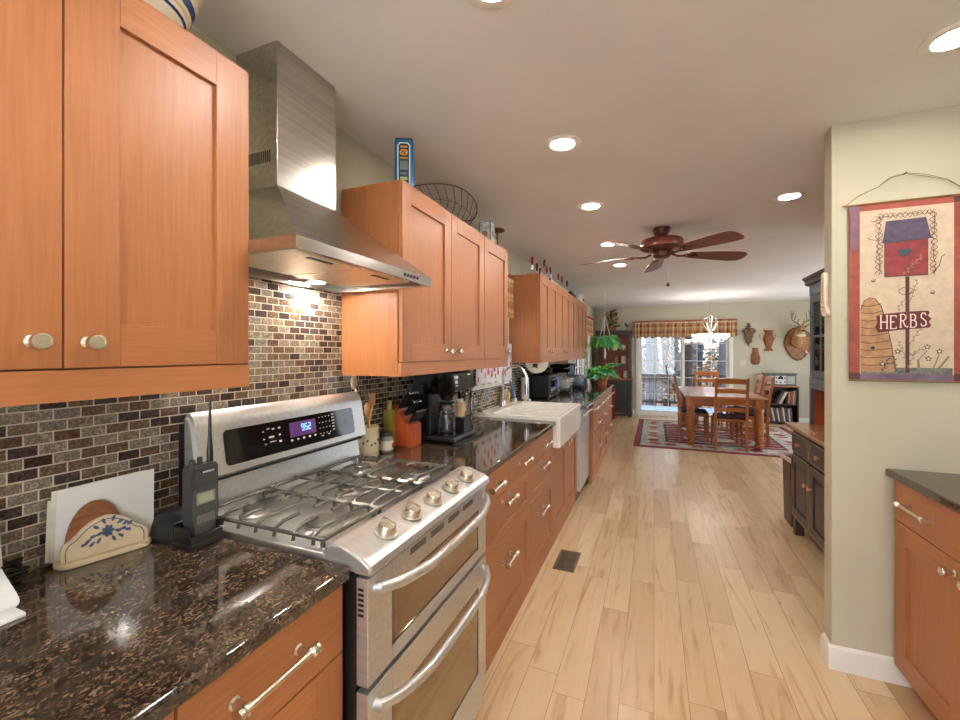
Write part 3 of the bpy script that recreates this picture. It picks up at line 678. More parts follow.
b.build('touch_keys', pm('key_white', (214, 206, 196), .5), dp)
b = MB(); b.lathe([(.012, 0), (.012, .0012), (0, .0012)], onface(1.445, .072, .0011), nf, 20); b.build('round_sensor', BLACKG, dp)
# burners and grates
BUR = [(-.855, .925, .048), (-1.11, .925, .034), (-1.11, 1.435, .034), (-.855, 1.435, .042), (-.98, 1.18, .030)]
for (x, y, q) in BUR:
    b = MB(); b.lathe([(q*1.25, 0), (q*1.25, .004), (q, .010), (q*.95, .016), (0, .016)], (x, y, .932), seg=24); k = b.build('burner', pm('burner_alloy', (150, 146, 138), .4, .9), r)
    b = MB(); b.lathe([(q*.92, 0), (q*.95, .005), (q*.85, .009), (0, .010)], (x, y, .948), seg=24); b.build('burner_cap', IRON, k)
GZ = .968
def grate(y0, y1, full):
    b = MB(); x0, x1 = -1.215, -.755; w = .0048
    def bar(p, q, h=.010): 
        p = Vector(p); q = Vector(q); b.tube([p, q], .0052, 6)
    b.tube([(x0, y0, GZ-.012), (x0, y1, GZ-.012), (x1, y1, GZ-.012), (x1, y0, GZ-.012)], .006, 6, closed=True)
    n = 7
    for i in range(n):
        x = x0+(x1-x0)*(i+.5)/n
        if full:
            b.tube([(x, y0, GZ-.010), (x, y0+.015, GZ), (x, y1-.015, GZ), (x, y1, GZ-.010)], .0052, 6)
        else:
            ym = (y0+y1)/2; g = .028 if i % 3 != 0 else -.004
            b.tube([(x, y0, GZ-.030), (x, y0+.004, GZ-.010), (x, y0+.03, GZ), (x, ym-g, GZ+.001)], .0052, 6)
            b.tube([(x, y1, GZ-.030), (x, y1-.004, GZ-.010), (x, y1-.03, GZ), (x, ym+g, GZ+.001)], .0052, 6)
    if full: bar((x0, (y0+y1)/2, GZ-.004), (x1, (y0+y1)/2, GZ-.004))
    for x in (x0+.01, x1-.01):
        for y in (y0+.01, y1-.01): b.cyl((x, y, .932), (x, y, GZ-.010), .006, 8)
    return b.build('grate', IRON, r)
grate(.824, 1.052, False); grate(1.060, 1.300, True); grate(1.308, 1.548, False)

# ------------------------------------------------------------------ divider banner
r = thing('hanging_banner', 'cloth wall banner with a birdhouse and the word HERBS', 'banner', (.985, 2.352, 1.29))
BX0, BX1, BZ0, BZ1 = .797, 1.180, 1.296, 2.062; BY = 2.357
CL = [pm('banner_cream', (206, 186, 160), .9, 0, .05, (30, 30, 30)), pm('banner_red', (146, 74, 62), .9, 0, .12, (20, 20, 20)), pm('banner_plum', (112, 92, 110), .9, 0, .15, (20, 20, 20)), pm('house_red', (128, 52, 54), .9, 0, .14, (30, 30, 30)), pm('house_roof', (76, 66, 84), .9, 0, .16, (40, 40, 40)), pm('ink_brown', (84, 52, 48), .9, 0, .1), pm('ink_teal', (44, 66, 72), .9, 0, .1), pm('hive_straw', (176, 136, 98), .9, 0, .12, (30, 30, 30)), pm('sign_plum', (96, 44, 50), .9, 0, .1), pm('letter_cream', (240, 222, 200), .9, 0, .02), pm('ink_sage', (134, 126, 100), .9, 0, .1), pm('grass_grey', (108, 108, 104), .9, 0, .25, (60, 60, 60))]
bw, bh = BX1-BX0, BZ1-BZ0
def bf(u, v, w): return (BX0+u*bw, BY-.0012-w*.0003+.0015*math.sin(u*9)*(.3+v*.4), BZ1-v*bh)   # u across, v down (0..1)
b = MB(); N = 12
g0 = [[b._v(bf(i/N, j/N, 0)) for j in range(N+1)] for i in range(N+1)]; g1 = [[b._v(Vector(bf(i/N, j/N, 0))+Vector((0, .0014, 0))) for j in range(N+1)] for i in range(N+1)]
for i in range(N):
    for j in range(N): b.face([g0[i][j], g0[i+1][j], g0[i+1][j+1], g0[i][j+1]], 0); b.face([g1[i][j], g1[i][j+1], g1[i+1][j+1], g1[i+1][j]], 0)
asp = bh/bw
def P2(pts, m, w=1):
    """flat print: pts in (u, v)"""
    vs = [b._v(bf(u, v, w)) for u, v in pts]; b.face(vs, m)
def grid_print(u0, u1, v0, v1, m, w=1, n=8):
    for i in range(n):
        for j in range(n):
            a, c, e, f = u0+(u1-u0)*i/n, u0+(u1-u0)*(i+1)/n, v0+(v1-v0)*j/n, v0+(v1-v0)*(j+1)/n
            P2([(a, e), (c, e), (c, f), (a, f)], m, w)
def line(pts, wd, m, w=3):
    k = len(pts); out = []
    for i in range(k):
        a = pts[max(0, i-1)]; c = pts[min(k-1, i+1)]; tx, ty = c[0]-a[0], (c[1]-a[1])*asp; q = math.hypot(tx, ty) or 1
        nx, ny = -ty/q*wd/2, tx/q*wd/2/asp; out.append((b._v(bf(pts[i][0]+nx, pts[i][1]+ny, w)), b._v(bf(pts[i][0]-nx, pts[i][1]-ny, w))))
    for p, q in zip(out, out[1:]): b.face([p[0], p[1], q[1], q[0]], m)
grid_print(0, .10, .0, 1, 1); grid_print(.90, 1, 0, 1, 1); grid_print(.1, .9, 0, .035, 1); grid_print(.1, .9, .962, 1, 2)
grid_print(0, .10, 0, .035, 2, 2, 3); grid_print(.9, 1, 0, .035, 5, 2, 3); grid_print(0, .10, .957, 1, 5, 2, 3); grid_print(.9, 1, .957, 1, 5, 2, 3); grid_print(.02, .085, .04, .25, 2, 2, 4)
grid_print(.11, .89, .925, .962, 11, 2)
# birdhouse
line([(.515, .42), (.515, .955)], .035, 5, 3)
grid_print(.32, .685, .20, .415, 3, 4, 6)
P2([(.33, .105), (.67, .10), (.715, .215), (.30, .225)], 4, 11)
line([(.30, .225), (.715, .215)], .012, 6, 12); line([(.32, .415), (.685, .415)], .012, 5, 7); line([(.32, .225), (.32, .415)], .008, 5, 7); line([(.685, .22), (.685, .415)], .008, 5, 7)
hu, hv = .49, .285
P2([(hu+.0035*16*math.sin(t)**3, hv-.0035/asp*(13*math.cos(t)-5*math.cos(2*t)-2*math.cos(3*t)-math.cos(4*t))) for t in [2*PI*i/28 for i in range(28)]], 6, 8)
# twining vine around the house
for ph in (0, 2.1, 4.2):
    for path in ([(.27, .40-.33*i/40) for i in range(41)], [(.27+.47*i/40, .075) for i in range(41)], [(.735, .075+.34*i/40) for i in range(41)]):
        pts = []
        for i, (u, v) in enumerate(path):
            q = .019*math.sin(i*.52+ph)+.015*math.sin(i*1.25+2.3*ph)
            pts.append((u+q, v) if path[0][0] == path[-1][0] else (u, v+q/asp))
        line(pts, .006, 5, 5)
line([(.73, .40), (.78, .37), (.80, .32), (.83, .31)], .008, 5, 5); line([(.30, .09), (.22, .10), (.20, .095)], .006, 5, 5); line([(.28, .21), (.19, .20), (.17, .19)], .006, 5, 5)
def sprig(u0, v0, u1, v1, n, m, L=.03):
    line([(u0, v0), ((u0+u1)/2, (v0+v1)/2-.005), (u1, v1)], .005, m, 6)
    for i in range(n):
        t = (i+.5)/n; cu, cv = u0+(u1-u0)*t, v0+(v1-v0)*t; an = math.atan2((v1-v0)*asp, u1-u0)+(.9 if i % 2 else -.9)
        du, dv = math.cos(an)*L, math.sin(an)*L/asp; pu, pv = -math.sin(an)*L*.25, math.cos(an)*L*.25/asp
        P2([(cu, cv), (cu+du*.5+pu, cv+dv*.5+pv), (cu+du, cv+dv), (cu+du*.5-pu, cv+dv*.5-pv)], m, 6)
sprig(.48, .41, .64, .31, 9, 10); sprig(.54, .56, .60, .44, 7, 10); sprig(.53, .80, .66, .68, 8, 10); sprig(.52, .93, .58, .84, 6, 10); sprig(.50, .88, .44, .78, 6, 10); sprig(.53, .86, .64, .82, 6, 10); sprig(.50, .54, .43, .60, 5, 10); sprig(.42, .94, .40, .86, 5, 6); sprig(.30, .95, .36, .87, 6, 6)
line([(.5+.05*math.cos(t)*(1+t*.05), .50+.02*math.sin(t)) for t in [i*.4 for i in range(22)]], .006, 5, 5)
# hive
hv_ = [(.105, .95), (.105, .60), (.14, .545), (.19, .53), (.235, .535), (.29, .58), (.33, .66), (.38, .80), (.41, .93), (.40, .95)]
for i in range(len(hv_)-3): pass
cen = (.24, .80)
for p, q in zip(hv_, hv_[1:]+hv_[:1]): P2([cen, p, q], 7, 2)
line(hv_[1:-1], .008, 5, 4)
for i in range(9):
    v = .57+i*.042; ur = .29+max(0, (v-.58))*.36; line([(.105, v), (.16, v+.008), (.22, v+.007), (min(.41, ur), v-.004)], .008, 5, 4)
P2([(.215+.02*math.cos(a), .815+.02/asp*math.sin(a)) for a in [2*PI*i/14 for i in range(14)]], 6, 5)
# flowers
def flower(u, v, s_=.036):
    P2([(u+(s_ if i % 2 == 0 else s_*.45)*math.sin(PI*i/5), v-(s_ if i % 2 == 0 else s_*.45)/asp*math.cos(PI*i/5)) for i in range(10)], 6, 8)
    P2([(u+s_*.32*math.cos(a), v+s_*.32/asp*math.sin(a)) for a in [2*PI*i/10 for i in range(10)]], 9, 9)
for p in ((.43, .835), (.30, .905), (.68, .81), (.78, .835), (.69, .875)): flower(*p)
line([(.68, .83), (.61, .88), (.62, .94)], .01, 10, 5); line([(.78, .85), (.75, .90), (.71, .95)], .01, 10, 5); line([(.86, .86), (.80, .91), (.74, .95)], .018, 10, 5); line([(.60, .88), (.61, .93), (.64, .955)], .016, 10, 5)
for (u, v) in ((.22, .435), (.725, .515)):
    line([(u-.02, v), (u+.015, v+.004)], .016, 6, 5); line([(u-.005, v-.012), (u+.02, v-.006), (u+.012, v+.006)], .006, 6, 5)
# sign and letters
P2([(.245, .635), (.30, .625), (.50, .615), (.69, .612), (.70, .625), (.685, .64), (.715, .655), (.69, .675), (.712, .69), (.70, .705), (.45, .715), (.26, .728), (.235, .70), (.255, .67)], 8, 10)
LET = {'H': [[(0, 0), (0, 1)], [(.8, 0), (.8, 1)], [(0, .5), (.8, .5)], [(-.15, 0), (.15, 0)], [(-.15, 1), (.15, 1)], [(.65, 0), (.95, 0)], [(.65, 1), (.95, 1)]],
       'E': [[(0, 0), (0, 1)], [(-.12, 1), (.7, 1), (.7, .85)], [(0, .52), (.5, .52)], [(-.12, 0), (.7, 0), (.72, .15)]],
       'R': [[(0, 0), (0, 1)], [(-.12, 1), (.4, 1), (.65, .88), (.65, .68), (.4, .52), (0, .5)], [(.3, .5), (.55, .1), (.85, .0), (.95, .1)], [(-.15, 0), (.15, 0)]],
       'B': [[(0, 0), (0, 1)], [(-.12, 1), (.4, 1), (.6, .88), (.6, .68), (.4, .55), (0, .54)], [(.4, .55), (.7, .42), (.7, .15), (.45, 0), (-.12, 0)]],
       'S': [[(.65, .82), (.5, 1), (.2, 1), (.03, .85), (.08, .65), (.35, .52), (.62, .38), (.68, .15), (.45, 0), (.15, .02), (0, .2)]]}
u = .285
for ch in 'HERBS':
    for st in LET[ch]: line([(u+.066*x, .708-(u-.28)*.028-.072*y+.002*(1 if ch in 'EB' else -1)) for x, y in st], .0115, 9, 13)
    u += .085
b.build('cloth', CL, r, recalc=False, smooth=20)
b = MB(); b.cyl((BX0-.022, BY-.002, BZ1+.003), (BX1+.022, BY-.002, BZ1+.003), .0045); b.build('top_rod', pm('brass_rod', (150, 116, 66), .4, .5), r)
b = MB(); b.cyl((BX0+.002, BY-.001, BZ0), (BX1-.002, BY-.001, BZ0), .0035); b.build('bottom_rod', pm('brass_rod', (1, 1, 1)), r)
b = MB(); cx_ = (BX0+BX1)/2
for s_ in (0, .004):
    b.tube([(BX0-.012, BY-.004, BZ1+.006), (BX0+.04, BY-.004, BZ1+.045), (BX0+.10, BY-.004, BZ1+.072), (cx_-.05, BY-.004, BZ1+.108-s_), (cx_, BY-.005, BZ1+.118-s_), (cx_+.07, BY-.004, BZ1+.100-s_*2), (BX1-.06, BY-.004, BZ1+.072-s_), (BX1+.012, BY-.004, BZ1+.006)], .0012, 6)
b.build('hanging_cord', pm('twine', (104, 92, 66), .9), r)
b = MB(); b.cyl((cx_, BY+.012, BZ1+.117), (cx_, BY-.010, BZ1+.119), .0022, 8); b.build('nail', BLACK, r)

# ------------------------------------------------------------------ right-hand cabinets
XR = .95
def rcab(y0, y1, lab, ky, py):
    r = thing('base_cabinet', lab, 'base cabinet', (1.3, (y0+y1)/2, 0), 0, 'birch base cabinets on the right')
    b = MB(); b.box(XR+.021, 1.612, y0+.0005, y1-.0005, .088, CT-.036, .001); b.build('body', WOODX, r)
    b = MB(); b.box(XR+.06, XR+.10, y0, y1, 0, .086); b.build('toe_kick', WOODH, r)
    d = slab(r, 'drawer', XR, -1, y0+.002, y1-.002, .712, CT-.038); pull(d, XR, py[0], py[1], .800, -1)
    d = shaker(r, 'door', XR, -1, y0+.002, y1-.002, .09, .708); knob(d, (XR, ky, .665), -1)
rcab(1.905, 2.352, 'right-hand birch base cabinet against the divider wall', 1.955, (2.06, 2.24))
rcab(1.455, 1.902, 'right-hand birch base cabinet at the picture edge', 1.855, (1.6, 1.78))
b = MB(); b.box(.922, 1.612, .9, 2.362, CT-.034, CT, .009, seg=3); tag(b.build('countertop', GRAN), 'speckled granite countertop on the right below the banner', 'counter', 'granite countertops')

# ------------------------------------------------------------------ things on the near counter
WPL = pm('white_plastic', (226, 226, 224), .3, 0, .02)
r = thing('tablet_stand', 'white plastic slanted stand with upright panel at the left picture edge', 'stand', (-1.16, .42, CT))
b = MB(); b.prism(rrect(-.16, .155, 0, .19, .02), lambda u, v, w: (-1.14-v*.75-w*.7, .335+u*.6, CT+.006+v*.45-w*.7), 0, -.008, b=.002); b.build('back_plate', WPL, r)
b = MB(); b.box(-1.17, -1.10, .26, .42, CT, CT+.008, .003); b.build('base', WPL, r)
b = MB(); b.prism(rrect(.0, .13, .0, .17, .01), lambda u, v, w: (-1.285-v*.15-w, .325+u, CT+.0+v), 0, .006); b.build('upright_panel', WPL, r)
b = MB(); pts = []
for i in range(110): t = i*.42; pts.append((-1.29+.016*math.cos(t*.37), .455+.030*math.sin(t)+.008*math.cos(t*2.3), CT+.006+.034*abs(math.sin(t*.21))))
b.tube(pts, .0035, 5); tag(b.build('power_cord', BLACK), 'tangled black cord heaped by the tiles at far left', 'cord')
def hrot(p):
    x, y = p[0]+1.17, p[1]-.60; a = R(-14); return (-1.222+x*math.cos(a)-y*math.sin(a), .624+x*math.sin(a)+y*math.cos(a), p[2])
def paper(x0, x1, y0, y1, z0, z1, th, name, lab, mat, skew=0):
    b = MB(); b.prism([(y0, z0), (y1, z0+.012*0), (y1+.004, z1), (y0+.006, z1-.012)], lambda u, v, w: hrot((x0-w-(v-z0)*.06, u, v)), 0, th)
    return tag(b.build(name, mat), lab, 'paper', 'papers in the napkin holder')
paper(-1.2085, -1.2085, .50, .690, CT+.013, 1.106, .0025, 'envelope', 'large white envelope at the front of the ceramic napkin holder', PAPER)
paper(-1.2125, -1.2125, .492, .672, CT+.013, 1.106, .0025, 'envelope', 'cream envelope peeking out behind the white one', pm('cream_paper', (222, 212, 190), .8))
paper(-1.2165, -1.2165, .486, .660, CT+.013, 1.085, .003, 'envelope', 'rearmost cream envelope with a ragged edge near the tiles', pm('cream_paper', (1, 1, 1)))
r = thing('napkin_holder', 'cream ceramic napkin holder with a blue flower design', 'napkin holder', (-1.22, .606, CT))
def nh(u, v, w): return hrot((-1.190-w-v*.05, .508+u*.82, CT+v))
b = MB(); b.prism(rrect(-.012, .212, -.042, .035, .03), lambda u, v, w: hrot((-1.205+v, .508+u*.82, CT+w)), 0, .012, b=.003); b.build('base', CREAM, r)
arcp = [(.0, .010), (.0, .035), (.008, .050), (.026, .060), (.055, .084), (.10, .098), (.145, .084), (.174, .060), (.192, .050), (.200, .035), (.200, .010)]
def smoothpts(p, k=4):
    o = []
    for i in range(len(p)-1):
        p0, p1, p2, p3 = p[max(0, i-1)], p[i], p[i+1], p[min(len(p)-1, i+2)]
        for j in range(k):
            t = j/k; o.append(tuple(.5*((2*b_)+(-a_+c_)*t+(2*a_-5*b_+4*c_-d_)*t*t+(-a_+3*b_-3*c_+d_)*t**3) for a_, b_, c_, d_ in zip(p0, p1, p2, p3)))
    return o+[p[-1]]
ap = smoothpts(arcp)
b = MB(); b.prism(ap, nh, 0, .010, b=.002); f = b.build('front_plate', CREAM, r)
b = MB(); b.prism(ap, nh, .034, .042, b=.002); b.build('back_plate', CREAM, r)
b = MB(); ins = [(.1+(u-.1)*.90, .010+(v-.010)*.88+.002) for u, v in ap]; ribbon(b, ins, .0022, nh, -.0006)
def petal(u, v, a, L, wd, w=-.0008):
    ca, sa = math.cos(R(a)), math.sin(R(a)); pts = []
    for i in range(12):
        t = 2*PI*i/12; x = L/2*(1+math.cos(t)); y = wd/2*math.sin(t)*(.5+.5*(x/L)); pts.append((u+ca*x-sa*y, v+sa*x+ca*y))
    b.face([b._v(nh(p, q, w)) for p, q in pts])
for k in range(7): petal(.103, .060, k*51, .015, .011)
for (u, v, a) in ((.092, .060, 200), (.078, .056, 190), (.066, .050, 205), (.088, .048, 230), (.074, .042, 215), (.118, .058, -20), (.130, .056, 5), (.142, .053, -10), (.126, .046, -35), (.112, .046, -60), (.098, .078, 120), (.112, .080, 60), (.084, .070, 150), (.124, .072, 25), (.136, .066, 20), (.058, .042, 190), (.148, .062, 30)): petal(u, v, a, .0165, .0095)
b.build('blue_flowers', SLATEB, f, recalc=False)
b = MB(); wp = arc(.0, .0, .068, 0, 180, 16, .104); b.prism([(u+.078, v+.033) for u, v in wp], nh, .0112, .0162, b=.001); tag(b.build('wooden_arch', PINE), 'arched brown wooden slab held in the napkin holder', 'wooden slab')
# two-way radio in its charger
r = thing('radio_charger', 'black desktop charger cradle holding the two-way radio', 'charger', (-1.17, .74, CT))
b = MB(); b.lathe([(.0, .0), (.098, 0), (.100, .012), (.094, .03), (.078, .058), (.045, .074), (0, .076)], (-1.20, .754, CT), (0, 0, 1), 28, sx=.9, sy=.48); b.build('body', BLACK, r)
b = MB(); b.box(-1.142, -1.065, .704, .794, CT, CT+.018, .006); b.box(-1.142, -1.130, .706, .792, CT+.016, CT+.062, .004); b.box(-1.077, -1.067, .706, .792, CT+.016, CT+.034, .003); b.box(-1.132, -1.077, .706, .714, CT+.016, CT+.055, .003); b.box(-1.132, -1.077, .7855, .7925, CT+.016, CT+.055, .003); b.build('cradle', BLACK, r)
b = MB(); b.tube([(-1.27, .735, CT+.02), (-1.30, .73, CT+.06), (-1.315, .715, CT+.11), (-1.316, .69, CT+.07), (-1.316, .68, CT+.008)], .003, 6); b.build('cord', BLACK, r)
RAD = pm('radio_grey', (56, 54, 52), .55, 0, .1, (200, 200, 200), .3)
r = thing('two_way_radio', 'dark grey handheld two-way radio standing in its charger', 'radio', (-1.105, .757, CT+.02))
def rd(u, v, w): return (-1.125+w, .757+u*1.04, CT+.020+v*1.0)
b = MB(); b.prism([(-.030, 0), (.030, 0), (.035, .06), (.036, .178), (.030, .186), (-.030, .186), (-.036, .178), (-.035, .06)], rd, 0, .040, b=.005); b.build('body', RAD, r)
b = MB(); b.prism([(-.030, .128), (.030, .128), (.031, .172), (.026, .178), (-.026, .178), (-.031, .172)], rd, .038, .0425, b=.001); b.build('speaker_grille', pm('grille', (44, 42, 41), .7, 0, .2, (400, 400, 400)), r)
b = MB(); b.prism(rrect(-.024, .024, .086, .116, .003), rd, .039, .0415); sc = b.build('screen_bezel', pm('bezel_grey', (120, 116, 104), .4), r)
b = MB(); b.prism(rrect(-.020, .018, .090, .112, .002), rd, .0410, .0420); b.build('screen', pm('lcd', (150, 156, 130), .25), sc)
b = MB(); b.prism(rrect(-.024, .024, .036, .058, .003), rd, .039, .0412); b.build('label_plate', pm('plate_grey', (92, 88, 82), .4, .3, .2, (300, 300, 300)), r)
b = MB(); b.lathe([(.0, 0), (.003, 0)], rd(-.018, .168, .043), (1, 0, 0), 12)
for i in range(8): b.box(-1.0822, -1.0818, .757-.010+i*.004, .757-.0075+i*.004, CT+.186, CT+.190)
b.build('maker_mark', pm('mark_pale', (220, 220, 214), .5), r)
b = MB(); b.lathe([(.007, 0), (.0078, .004), (.0078, .014), (.006, .016), (0, .016)], rd(-.020, .184, .018), (0, 0, 1), 12); b.build('volume_knob', RAD, r)
b = MB(); b.lathe([(.006, 0), (.0065, .004), (.0065, .018), (.005, .020), (0, .020)], rd(-.001, .184, .018), (0, 0, 1), 12); b.build('channel_knob', RAD, r)
b = MB(); b.tube([rd(.026, .180, .018), rd(.026, .21, .018), rd(.027, .26, .016), rd(.030, .345, .012), rd(.031, .352, .012)], [.0085, .008, .0045, .003, .004], 10); b.build('antenna', BLACK, r)
b = MB(); b.box(-1.1288, -1.124, .735, .775, CT+.085, CT+.15, .001); b.build('belt_clip', BLACK, r)

# ------------------------------------------------------------------ things on the counter right of the range
def crock(x, y, lab):
    r = thing('utensil_crock', lab, 'crock', (x, y, CT)); b = MB(); b.lathe([(0, 0), (.046, 0), (.052, .008), (.054, .06), (.050, .12), (.054, .145), (.050, .147), (.046, .12), (.048, .02), (0, .012)], (x, y, CT), seg=28); b.build('body', CREAM, r)
    b = MB()
    for a in range(9): b.ball((x+.054*math.cos(a*.35-1.3), y+.054*math.sin(a*.35-1.3), CT+.075+.012*math.sin(a*2)), .007, 8, sc=(.5, 1, 1))
    b.build('painted_sprig', SLATEB, r); return r
crock(-1.262, 1.672, 'cream crock of wooden spoons beside the range')
SPW = wood('spoon_wood', (176, 124, 72), (214, 170, 112), .6, 2, 40)
def spoon(p, q, lab, bowl=True, mat=None):
    b = MB(); p = Vector(p); q = Vector(q); b.tube([p, p.lerp(q, .75), q], [.005, .005, .006], 8)
    if bowl: d = (q-p).normalized(); b.ball(q+d*.032, .024, 14, sc=(.35, .95, 1.45))
    else: b.box(q.x-.004, q.x+.004, q.y-.02, q.y+.02, q.z-.005, q.z+.055, .002)
    return tag(b.build('wooden_spoon', mat or SPW), lab, 'spoon', 'wooden spoons in the crock')
spoon((-1.262, 1.69, CT+.016), (-1.285, 1.610, CT+.33), 'pale wooden spoon sticking up from the crock behind the range', True, pm('pale_spoon', (222, 196, 158), .6))
spoon((-1.27, 1.655, CT+.016), (-1.268, 1.715, CT+.245), 'brown flat wooden spatula leaning right in the crock', False)
spoon((-1.245, 1.672, CT+.016), (-1.235, 1.635, CT+.20), 'short brown wooden spoon low in the crock')
r = thing('oil_bottle', 'yellow-green oil bottle behind the small jar', 'bottle', (-1.288, 1.885, CT))
b = MB(); b.box(-1.312, -1.262, 1.86, 1.918, CT, CT+.20, .010); b.build('body', pm('olive_oil', (150, 134, 54), .15, 0, .12), r)
b = MB(); b.cyl((-1.287, 1.889, CT+.198), (-1.287, 1.889, CT+.245), .013); b.build('cap', pm('cap_gold', (186, 160, 86), .4), r)
r = thing('glass_jar', 'small glass jar with a white printed label and dark lid', 'jar', (-1.245, 1.800, CT))
b = MB(); b.lathe([(0, 0), (.030, 0), (.034, .006), (.034, .066), (.028, .076), (.028, .080), (0, .080)], (-1.245, 1.800, CT), seg=24); b.build('body', pm('jar_glass', (150, 146, 128), .12), r)
b = MB(); b.lathe([(.0347, .012), (.0347, .058)], (-1.245, 1.800, CT), seg=24); l_ = b.build('label', pm('label_white', (232, 226, 208), .6), r)
b = MB(); b.box(-1.2105, -1.2095, 1.798, 1.818, CT+.022, CT+.044); b.build('red_print', RED, l_)
b = MB(); b.lathe([(.031, .079), (.032, .081), (.032, .096), (.029, .099), (0, .099)], (-1.245, 1.800, CT), seg=24); b.build('lid', pm('lid_grey', (86, 84, 78), .4, .5), r)
# knife block
KBM = wood('block_wood', (168, 66, 28), (198, 92, 44), .35, 2, 40)
kx, ky = -1.262, 1.975
r = thing('knife_block', 'reddish wooden knife block full of knives', 'knife block', (kx, ky, CT))
KB = lambda u, v, w: (kx+u, ky+w, CT+v)
b = MB(); b.prism([(-.058, 0), (.085, 0), (.085, .118), (.050, .122), (-.020, .215), (-.058, .190)], KB, -.055, .055, b=.003); b.build('body', KBM, r)
kd = Vector((.60, 0, .80)).normalized(); n_kn = 0
def knife(p, L, lab, w_=.011):
    p = Vector(p); r = thing('knife', lab, 'knife', p, 0, 'knives in the block')
    b = MB(); b.tube([p+kd*.012, p+kd*L*.5, p+kd*L], [w_*.48, w_*.52, w_*.55], 10, flat=2.0); h = b.build('handle', BLACK, r)
    b = MB(); b.tube([p-kd*.02, p+kd*.013], [w_*.4, w_*.42], 10, flat=1.9); b.build('bolster', SATIN, r)
    b = MB(); b.tube([p+kd*L*.97, p+kd*(L+.004)], [w_*.58, w_*.5], 10, flat=1.9); b.build('butt_cap', SATIN, r)
rowlab = ['rearmost', 'second', 'third', 'fourth']
for i in range(4): knife((kx+.000, ky-.038+i*.025, CT+.192), .115, 'black-handled kitchen knife in the top row of the block, %s from the range' % ['nearest', 'second', 'third', 'farthest'][i], .012)
for i in range(3): knife((kx+.028, ky-.030+i*.03, CT+.155), .105, 'black-handled knife in the middle row of the block, %s from the range' % ['nearest', 'second', 'farthest'][i], .011)
for i in range(6): knife((kx+.066, ky-.044+i*.0175, CT+.122), .085, 'steak knife in the lowest front row of the block, %s from the range' % ['nearest', 'second', 'third', 'fourth', 'fifth', 'farthest'][i], .0075)
# coffee maker
mx_, my = -1.13, 2.21
r = thing('coffee_maker', 'black drip coffee maker with a glass carafe', 'coffee maker', (mx_, my, CT))
b = MB(); b.box(mx_-.13, mx_+.13, my-.14, my+.14, CT, CT+.03, .008); b.build('base', BLACK, r)
b = MB(); b.box(mx_-.13, mx_-.02, my-.13, my+.13, CT+.028, CT+.27, .008); b.build('tower', BLACK, r)
b = MB(); b.prism([(-.13, .262), (.10, .262), (.135, .285), (.115, .375), (.09, .385), (-.13, .385)], lambda u, v, w: (mx_+u, my+w, CT+v), -.14, .14, b=.008); b.build('brew_head', BLACKG, r)
b = MB(); b.lathe([(.03, .225), (.05, .262)], (mx_+.05, my-.065, CT)); b.build('filter_funnel', BLACK, r)
b = MB()
for i in range(3): b.box(mx_+.115, mx_+.130, my-.115, my-.085, CT+.295+i*.026, CT+.313+i*.026, .002)
b.build('buttons', pm('button_grey', (200, 200, 200), .4), r)
b = MB(); b.box(mx_+.112, mx_+.1265, my-.06, my+.04, CT+.30, CT+.365, .002); b.build('control_screen', pm('screen_dark', (60, 62, 66), .1), r)
b = MB(); b.box(mx_+.07, mx_+.118, my+.06, my+.125, CT+.30, CT+.375, .01); b.build('silver_side', STEEL, r)
b = MB(); b.lathe([(0, .032), (.045, .032), (.050, .04), (.050, .15), (.042, .185), (.036, .205)], (mx_+.05, my-.065, CT), seg=28); c_ = b.build('carafe', GLASS, r)
b = MB(); b.lathe([(.052, .148), (.053, .156), (.051, .160)], (mx_+.05, my-.065, CT), seg=28); b.lathe([(.038, .20), (.040, .212), (0, .218)], (mx_+.05, my-.065, CT), seg=28); b.build('carafe_lid', BLACK, c_)
b = MB(); b.tube([(mx_+.05, my-.112, CT+.18), (mx_+.055, my-.150, CT+.17), (mx_+.055, my-.150, CT+.09), (mx_+.05, my-.112, CT+.07)], .007, 8); b.build('carafe_handle', BLACK, c_)
b = MB(); b.box(mx_+.0, mx_+.115, my+.03, my+.125, CT+.03, CT+.115, .004); b.build('drip_tray', BLACK, r)
b = MB(); b.box(mx_-.16, mx_+.17, my-.17, my+.17, CT+.0, CT+.004, .001); 
o_ = b.build('counter_mat', BLACKG); tag(o_, 'thin black mat under the coffee maker', 'mat')
for o2 in [r]: o2.location.z += .004
r = thing('coffee_bag', 'small tan folded coffee bag on the coffee maker tray', 'bag', (-1.06, 2.29, CT+.12))
b = MB(); b.prism([(-.03, 0), (.03, 0), (.028, .07), (.018, .085), (-.018, .085), (-.028, .07)], lambda u, v, w: (-1.06+u*.7, 2.285+w, CT+.1195+v), -.025, .025, b=.003); b.build('body', pm('tan_paper', (190, 158, 116), .7, 0, .12), r)
b = MB(); b.box(-1.072, -1.048, 2.268, 2.302, CT+.203, CT+.222, .002); b.build('folded_top', PAPER, r)
r = thing('glass_canister', 'tall clear glass canister with a metal lid right of the coffee maker', 'canister', (-1.17, 2.60, CT))
b = MB(); b.lathe([(0, 0), (.05, 0), (.052, .01), (.052, .24), (.045, .25)], (-1.17, 2.60, CT), seg=28); b.build('body', glassmat('canister_glass', (225, 225, 220), .14), r)
b = MB(); b.lathe([(0, .006), (.046, .006), (.046, .05), (0, .055)], (-1.17, 2.60, CT), seg=24); b.build('contents', pm('brown_beans', (150, 84, 40), .6, 0, .3, (150, 150, 150)), r)
b = MB(); b.lathe([(.05, .25), (.053, .252), (.053, .27), (.02, .28), (.012, .30), (0, .302)], (-1.17, 2.60, CT), seg=24); b.build('lid', SATIN, r)
